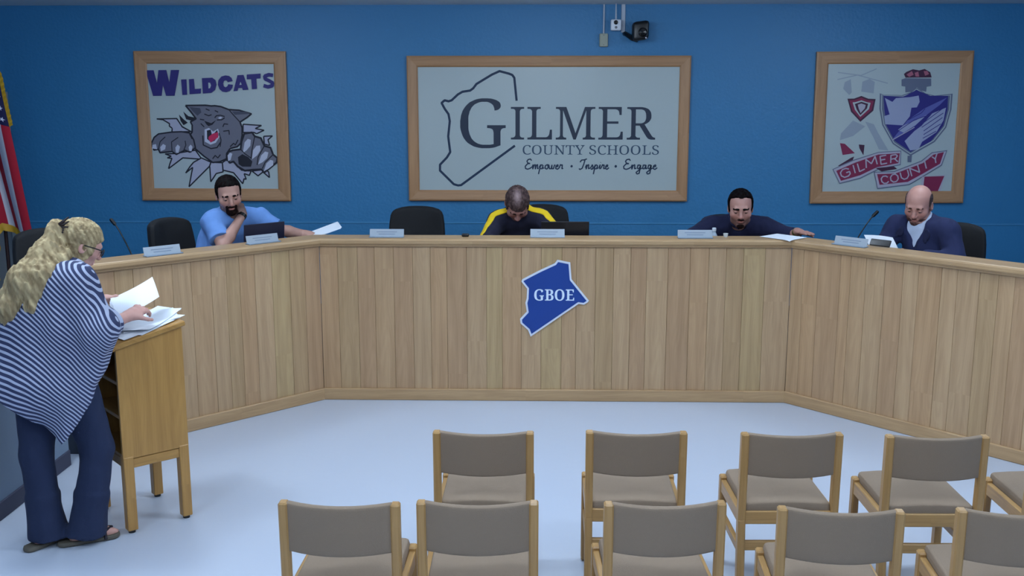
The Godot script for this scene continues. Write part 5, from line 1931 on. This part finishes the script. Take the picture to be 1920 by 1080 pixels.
func art_wildcat() -> Array:
	var a := []
	a.append(["torn", 0, "-520,70 -334,74 -287,-2 -206,-44 -386,-48 -381,-14 -406,5 -404,28 -462,63"])
	a.append(["ink", 12.1, "-520,70 -334,74 -287,-2 -206,-44 -386,-48 -381,-14 -406,5 -404,28 -462,63 -520,70"])
	a.append(["torn", 0, "-437,-384 -422,-340 -400,-289 -442,-285 -405,-269 -460,-249 -371,-245 -177,-213 -121,-296 -238,-288 -298,-284"])
	a.append(["ink", 12.1, "-437,-384 -422,-340 -400,-289 -442,-285 -405,-269 -460,-249 -371,-245 -177,-213 -121,-296 -238,-288 -298,-284 -437,-384"])
	a.append(["torn", 0, "-255,-551 -211,-371 -279,-423 -235,-363 -200,-324 -125,-284 -38,-323 -48,-355"])
	a.append(["ink", 12.1, "-255,-551 -211,-371 -279,-423 -235,-363 -200,-324 -125,-284 -38,-323 -48,-355 -255,-551"])
	a.append(["torn", 0, "-38,-323 -52,-355 -49,-503 0,-435 4,-427 70,-411 67,-327"])
	a.append(["ink", 12.1, "-38,-323 -52,-355 -49,-503 0,-435 4,-427 70,-411 67,-327 -38,-323"])
	a.append(["torn", 0, "67,-327 71,-395 167,-418 248,-519 262,-474 282,-478 265,-426 313,-442 331,-402 242,-394 173,-323 101,-303"])
	a.append(["ink", 12.1, "67,-327 71,-395 167,-418 248,-519 262,-474 282,-478 265,-426 313,-442 331,-402 242,-394 173,-323 101,-303 67,-327"])
	a.append(["torn", 0, "339,-402 394,-446 441,-410 500,-462 494,-410 463,-386"])
	a.append(["ink", 12.1, "339,-402 394,-446 441,-410 500,-462 494,-410 463,-386 339,-402"])
	a.append(["torn", 0, "276,25 445,14 387,-14 467,-29 397,-61 373,-49 272,-50"])
	a.append(["ink", 12.1, "276,25 445,14 387,-14 467,-29 397,-61 373,-49 272,-50 276,25"])
	a.append(["torn", 0, "461,-84 542,-80 500,-115 514,-167 465,-155"])
	a.append(["ink", 12.1, "461,-84 542,-80 500,-115 514,-167 465,-155 461,-84"])
	a.append(["ink", 0, "-311,111 -271,68 -233,37 -274,14 -299,52"])
	a.append(["ink", 0, "-270,138 -225,96 -154,81 -192,53 -247,68"])
	a.append(["ink", 10.7, "-334,72 -287,2 -206,-44"])
	a.append(["fur", 0, "-246,192 -63,195 -8,189 24,191 80,183 150,157 246,151 357,119 319,88 249,44 266,-6 263,-77 247,-148 213,-180 147,-196 112,-243 109,-291 43,-319 -22,-325 -100,-268 -176,-201 -188,-134 -224,-80 -198,-48 -194,14 -208,45 -155,73 -202,138"])
	a.append(["ink", 14.8, "-246,192 -63,195 -8,189 24,191 80,183 150,157 246,151 357,119 319,88 249,44 266,-6 263,-77 247,-148 213,-180 147,-196 112,-243 109,-291 43,-319 -22,-325 -100,-268 -176,-201 -188,-134 -224,-80 -198,-48 -194,14 -208,45 -155,73 -202,138 -246,192"])
	a.append(["shade", 0, "-212,179 -113,170 -103,131 -141,100 -182,139"])
	a.append(["shade", 0, "178,141 302,138 353,119 204,110"])
	a.append(["ink", 9.4, "150,157 196,103 249,44"])
	a.append(["fur", 0, "-584,-156 -552,-97 -510,-66 -390,-49 -294,-45 -223,-56 -187,-119 -175,-189 -226,-233 -273,-213 -356,-253 -394,-226 -507,-238 -520,-206 -561,-214"])
	a.append(["ink", 13.4, "-584,-156 -552,-97 -510,-66 -390,-49 -294,-45 -223,-56 -187,-119 -175,-189 -226,-233 -273,-213 -356,-253 -394,-226 -507,-238 -520,-206 -561,-214 -584,-156"])
	a.append(["claw", 0, "-498,-224 -501,-187 -473,-157 -449,-171 -457,-206"])
	a.append(["claw", 0, "-359,-236 -361,-190 -338,-162 -317,-182 -335,-239"])
	a.append(["claw", 0, "-233,-219 -238,-186 -218,-162 -201,-182 -213,-223"])
	a.append(["claw", 0, "-577,-199 -573,-166 -539,-159 -531,-206"])
	a.append(["ink", 8.1, "-520,-206 -499,-136 -449,-92"])
	a.append(["ink", 8.1, "-394,-222 -394,-139 -329,-96"])
	a.append(["ink", 8.1, "-285,-217 -262,-166 -267,-127"])
	a.append(["ink", 8.1, "-223,-64 -202,-111"])
	a.append(["claw", 0, "-81,-24 -40,-10 -2,-43 44,-17 58,-86 16,-145 -33,-162 -85,-134"])
	a.append(["ink", 0, "-60,-33 -25,-25 -14,-79 35,-27 47,-78 7,-126 -27,-140 -62,-110"])
	a.append(["tongue", 0, "-44,-87 -7,-61 42,-47 42,-94 -7,-127 -31,-143 -51,-104"])
	a.append(["ink", 10.7, "-100,-79 -100,-165 -31,-198 26,-188 66,-133"])
	a.append(["ink", 0, "-80,55 -17,33 31,62 -6,19 -43,6 -62,23"])
	a.append(["ink", 9.4, "-76,116 -37,101 -9,110"])
	a.append(["ink", 9.4, "-61,163 -26,148"])
	a.append(["ink", 9.4, "-113,30 -83,-1"])
	a.append(["ink", 9.4, "22,148 53,133"])
	a.append(["ink", 9.4, "-119,69 -79,62"])
	a.append(["ink", 9.4, "18,82 35,101 71,106 111,94"])
	a.append(["ink", 9.4, "37,63 81,64 110,82"])
	a.append(["ink", 9.4, "91,-39 144,-32 146,-70"])
	a.append(["ink", 9.4, "89,0 103,28 139,24"])
	a.append(["ink", 9.4, "50,-55 67,-117 55,-180"])
	a.append(["ink", 9.4, "-20,-291 6,-260 29,-283 55,-252"])
	a.append(["ink", 9.4, "148,-180 182,-148 197,-164 224,-117"])
	a.append(["claw", 0, "46,80 71,92 92,85 69,71"])
	a.append(["fur", 0, "114,-283 125,-228 170,-212 244,-203 256,-132 284,-61 357,-49 380,-84 436,-100 465,-171 521,-186 543,-250 582,-282 572,-322 453,-416 430,-386 348,-390 274,-398 211,-362 173,-315 136,-327"])
	a.append(["ink", 17.5, "114,-283 125,-228 170,-212 244,-203 256,-132 284,-61 357,-49 380,-84 436,-100 465,-171 521,-186 543,-250 582,-282 572,-322 453,-416 430,-386 348,-390 274,-398 211,-362 173,-315 136,-327 114,-283"])
	a.append(["ink", 0, "216,-275 258,-247 313,-275 348,-314 333,-362 252,-362 220,-339"])
	a.append(["claw", 0, "262,-239 284,-140 314,-108 343,-116 336,-171 300,-211"])
	a.append(["claw", 0, "345,-294 359,-211 391,-171 426,-167 428,-211 395,-258"])
	a.append(["claw", 0, "400,-340 432,-258 470,-222 500,-230 486,-282 441,-322"])
	a.append(["claw", 0, "450,-404 478,-330 516,-298 542,-306 540,-346 496,-379"])
	a.append(["claw", 0, "124,-311 121,-259 145,-235 166,-243 147,-301"])
	a.append(["ink", 9.4, "244,-203 282,-243 337,-282"])
	a.append(["ink", 9.4, "380,-84 349,-211 337,-290"])
	a.append(["ink", 9.4, "465,-171 403,-274 391,-346"])
	a.append(["ink", 9.4, "543,-250 466,-322 439,-378"])
	a.append(["violet", 0, "-594,506 -518,507 -495,395 -474,508 -402,509 -381,401 -361,509 -284,510 -339,280 -418,279 -441,374 -458,279 -537,278"])
	a.append(["violet", 0, "-272,425 -222,427 -223,289 -268,287"])
	a.append(["violet", 0, "-200,428 -154,431 -150,341 -92,345 -97,301 -201,294"])
	a.append(["violet", 0, "-80,438 15,442 44,420 51,379 35,333 1,307 -79,300"])
	a.append(["board", 0, "-24,398 -7,396 0,373 -10,349 -24,346"])
	a.append(["violet", 0, "201,412 191,441 169,458 136,463 99,453 70,420 63,379 76,340 101,318 137,313 171,325 194,351 201,380 158,384 150,367 133,357 117,366 112,389 120,411 133,419 148,415 154,402"])
	a.append(["violet", 0, "246,465 302,468 342,336 289,332 283,352 249,350 241,325 203,322"])
	a.append(["board", 0, "272,406 281,380 261,378"])
	a.append(["violet", 0, "332,471 458,480 456,437 417,434 420,344 373,340 370,430 330,428"])
	a.append(["violet", 32.7, "571,464 533,470 495,457 499,431 534,416 564,398 558,371 521,361 481,373"])
	return a

func art_crest() -> Array:
	var a := []
	a.append(["faint", 8.6, "-495,496 -289,468 -153,526"])
	a.append(["faint", 8.6, "-497,433 -321,472 -47,398"])
	a.append(["faint", 0, "-430,410 -378,436 -363,319 -385,296 -441,352"])
	a.append(["faint", 0, "-274,413 -211,438 -164,411 -168,310 -279,326"])
	a.append(["faint", 0, "-338,70 -226,17 -329,-68 -447,-105 -440,-45"])
	a.append(["faint", 0, "-229,60 -151,37 -102,-50 -4,-202 -92,-190 -142,-92"])
	a.append(["maroonink", 0, "-399,264 -340,265 -276,288 -212,263 -147,260 -162,156 -272,58 -361,148"])
	a.append(["maroon", 0, "-382,250 -334,252 -275,273 -218,250 -163,245 -177,164 -273,78 -348,156"])
	a.append(["board", 0, "-351,231 -327,233 -274,249 -221,231 -190,226 -202,171 -275,102 -327,165"])
	a.append(["maroonink", 0, "-331,217 -273,236 -212,218 -220,176 -276,117 -312,169"])
	a.append(["pale", 0, "-304,211 -272,221 -233,208 -239,178 -275,136 -293,174"])
	a.append(["maroon", 0, "-445,-132 -401,-138 -306,-223 -416,-239"])
	a.append(["maroonink", 0, "-275,-145 -223,-150 -228,-243 -267,-180"])
	a.append(["maroonink", 0, "-454,-337 -338,-264 -311,-253 -325,-297 -432,-340"])
	a.append(["steel", 0, "-113,310 -76,297 86,292 157,317 206,360 295,307 377,287 535,303 534,163 499,3 405,-126 197,-250 29,-141 -75,27 -109,173"])
	a.append(["board", 0, "-99,300 -72,292 95,286 166,312 209,349 292,301 378,281 521,293 520,163 488,9 396,-116 196,-234 37,-132 -63,31 -95,173"])
	a.append(["steel", 0, "-92,297 -71,288 95,281 166,305 209,343 292,295 378,276 514,287 513,164 481,14 390,-109 195,-226 41,-127 -57,35 -87,173"])
	a.append(["navy", 0, "-79,289 96,278 211,338 337,286 495,285 499,164 471,19 370,-121 194,-214 45,-114 -39,27 -65,173"])
	a.append(["silver", 0, "-66,269 3,234 33,267 161,275 234,288 246,232 224,184 176,181 167,105 108,25 -49,35 -62,108 -15,123"])
	a.append(["sky", 0, "17,-111 148,68 290,173 487,269 428,205 322,122 224,31 120,-49"])
	a.append(["silver", 0, "69,-15 115,24 225,71 318,118 221,23 120,-41"])
	a.append(["silver", 0, "134,-116 216,-27 278,21 366,130 484,180 470,68 414,-38 291,-124 263,-191 189,-201"])
	a.append(["steel", 0, "72,430 107,442 334,437 340,372 300,365 298,321 253,332 210,360 165,321 113,316 109,368 76,374"])
	a.append(["maroonink", 0, "90,478 111,497 167,520 224,509 271,522 322,493 338,447 107,446"])
	a.append(["pink", 0, "113,473 159,504 177,472 139,453"])
	a.append(["pink", 0, "184,488 216,499 227,455 195,456"])
	a.append(["pink", 0, "263,502 295,505 314,477 279,462"])
	a.append(["navy", 6.1, "261,22 459,176"])
	a.append(["navy", 6.1, "279,6 463,132"])
	a.append(["navy", 6.1, "298,-27 458,92"])
	a.append(["navy", 6.1, "300,-59 447,36"])
	a.append(["navy", 6.1, "295,-92 411,-28"])
	a.append(["navy", 6.1, "152,72 269,135 298,173"])
	a.append(["navy", 6.1, "70,-24 209,72 319,110"])
	a.append(["pale", 7.4, "23,-106 214,7"])
	a.append(["steel", 0, "-502,-367 -327,-286 -96,-213 109,-201 112,-332 -85,-372 -246,-454 -431,-501"])
	a.append(["pale", 0, "-492,-370 -323,-294 -96,-220 103,-208 105,-325 -86,-363 -249,-445 -428,-491"])
	a.append(["maroon", 0, "-467,-382 -297,-307 -95,-236 97,-225 90,-315 -101,-351 -248,-423 -419,-473"])
	a.append(["maroonink", 0, "-114,-358 51,-343 83,-367 -56,-389"])
	a.append(["steel", 0, "-128,-392 54,-387 294,-293 384,-218 522,-199 483,-336 333,-431 202,-513 -87,-549"])
	a.append(["pale", 0, "-118,-399 57,-395 300,-300 388,-225 513,-208 475,-331 330,-424 198,-505 -82,-539"])
	a.append(["maroon", 0, "-96,-413 69,-408 310,-315 400,-239 493,-216 465,-322 318,-410 186,-485 -68,-511"])
	a.append(["pale", 0, "309,-438 517,-422 488,-558 473,-627 306,-521"])
	a.append(["maroon", 0, "333,-438 511,-433 467,-557 458,-613 329,-515"])
	a.append(["steel", 0, "168,-250 208,-244 206,-306 172,-305"])
	a.append(["pale", 11.1, "-354,-366 -381,-360 -412,-371 -428,-400 -418,-428 -388,-441 -354,-429 -339,-408 -346,-388 -376,-399"])
	a.append(["pale", 11.1, "-294,-403 -318,-330"])
	a.append(["pale", 11.1, "-280,-317 -256,-389 -210,-366"])
	a.append(["pale", 11.1, "-197,-357 -205,-279 -153,-318 -124,-252 -100,-324"])
	a.append(["pale", 11.1, "-25,-242 -79,-252 -66,-324 -12,-314"])
	a.append(["pale", 11.1, "-73,-286 -31,-279"])
	a.append(["pale", 11.1, "20,-313 18,-244 60,-237 78,-248 61,-271 19,-279"])
	a.append(["pale", 11.1, "51,-273 84,-302"])
	a.append(["pale", 11.1, "2,-441 -19,-430 -43,-434 -57,-455 -50,-481 -28,-498 -3,-495 12,-479"])
	a.append(["pale", 11.1, "40,-419 67,-413 91,-430 97,-456 83,-480 56,-486 32,-470 26,-443 40,-419"])
	a.append(["pale", 11.1, "110,-399 125,-447 151,-461 177,-451 190,-423 174,-374"])
	a.append(["pale", 11.1, "218,-433 193,-361 286,-398 261,-326"])
	a.append(["pale", 11.1, "288,-312 356,-272"])
	a.append(["pale", 11.1, "322,-292 344,-364"])
	a.append(["pale", 11.1, "387,-258 418,-278 431,-226"])
	a.append(["pale", 11.1, "418,-278 426,-314"])
	return a

func art_county() -> Array:
	var a := []
	a.append(["deep", 20.9, "-286,255 -307,459 -325,484 -356,496 -440,518 -510,487 -650,404 -679,366 -707,346 -777,335 -819,311 -876,259 -904,250 -939,259 -968,236 -940,183 -906,135 -895,72 -911,-67 -894,-208 -925,-257 -989,-323 -990,-377 -864,-502 -825,-513 -797,-510 -301,-149"])
	return a

func art_empower() -> Array:
	var a := []
	a.append(["deep", 11.3, "-148,-284 -159,-270 -180,-275 -191,-290 -183,-306 -162,-311 -185,-313 -206,-336 -204,-356 -185,-363 -164,-356 -148,-345"])
	a.append(["deep", 11.3, "-146,-349 -133,-320 -138,-363 -125,-327 -114,-320 -114,-363 -104,-327 -93,-320 -94,-358 -82,-354"])
	a.append(["deep", 11.3, "-80,-349 -64,-320 -85,-408 -69,-340 -56,-320 -43,-331 -53,-358 -69,-358"])
	a.append(["deep", 11.3, "-53,-358 -32,-349"])
	a.append(["deep", 11.3, "-3,-320 -22,-331 -24,-354 -8,-363 5,-345 -3,-320 13,-327"])
	a.append(["deep", 11.3, "10,-322 15,-358 31,-358 39,-322 36,-358 52,-358 63,-322 68,-331"])
	a.append(["deep", 11.3, "73,-342 94,-336 94,-320 76,-331 73,-356 89,-363 108,-347"])
	a.append(["deep", 11.3, "105,-349 118,-318 121,-327 134,-322 129,-358 142,-354"])
	return a

func art_inspire() -> Array:
	var a := []
	a.append(["deep", 11.3, "295,-299 309,-279 333,-277 358,-268"])
	a.append(["deep", 11.3, "341,-275 329,-318 315,-354 295,-365 286,-356"])
	a.append(["deep", 11.3, "344,-349 356,-320 351,-363 363,-327 375,-320 373,-358 388,-351"])
	a.append(["deep", 11.3, "390,-354 409,-320 414,-345 405,-363 393,-358"])
	a.append(["deep", 11.3, "405,-363 422,-349"])
	a.append(["deep", 11.3, "422,-349 436,-320 418,-408 431,-340 443,-320 456,-331 446,-358 432,-358"])
	a.append(["deep", 11.3, "446,-358 465,-349"])
	a.append(["deep", 11.3, "468,-349 480,-320 475,-358 490,-351"])
	a.append(["deep", 11.3, "483,-302 485,-299"])
	a.append(["deep", 11.3, "490,-349 502,-318 504,-327 516,-322 512,-358 524,-354"])
	a.append(["deep", 11.3, "529,-342 548,-336 548,-320 531,-331 529,-356 543,-363 560,-347"])
	return a

func art_engage() -> Array:
	var a := []
	a.append(["deep", 11.3, "755,-284 744,-270 721,-275 710,-290 719,-306 742,-311 716,-313 694,-336 697,-356 717,-363 740,-356 757,-345"])
	a.append(["deep", 11.3, "759,-349 773,-320 768,-363 782,-327 796,-320 794,-358 811,-351"])
	a.append(["deep", 11.3, "847,-324 824,-324 819,-354 836,-358 850,-324 837,-399 815,-406 809,-390 862,-349"])
	a.append(["deep", 11.3, "895,-324 873,-324 868,-356 885,-358 898,-322 896,-358 910,-351"])
	a.append(["deep", 11.3, "944,-324 921,-324 916,-354 933,-358 946,-324 934,-399 911,-406 905,-390 958,-349"])
	a.append(["deep", 11.3, "964,-342 986,-336 986,-320 966,-331 964,-356 981,-363 1001,-347"])
	return a

func art_dots() -> Array:
	var a := []
	a.append(["deep", 0, "207,-334 215,-323 227,-327 230,-339 220,-347 210,-344"])
	a.append(["deep", 0, "610,-334 618,-322 631,-326 634,-339 623,-349 613,-344"])
	return a
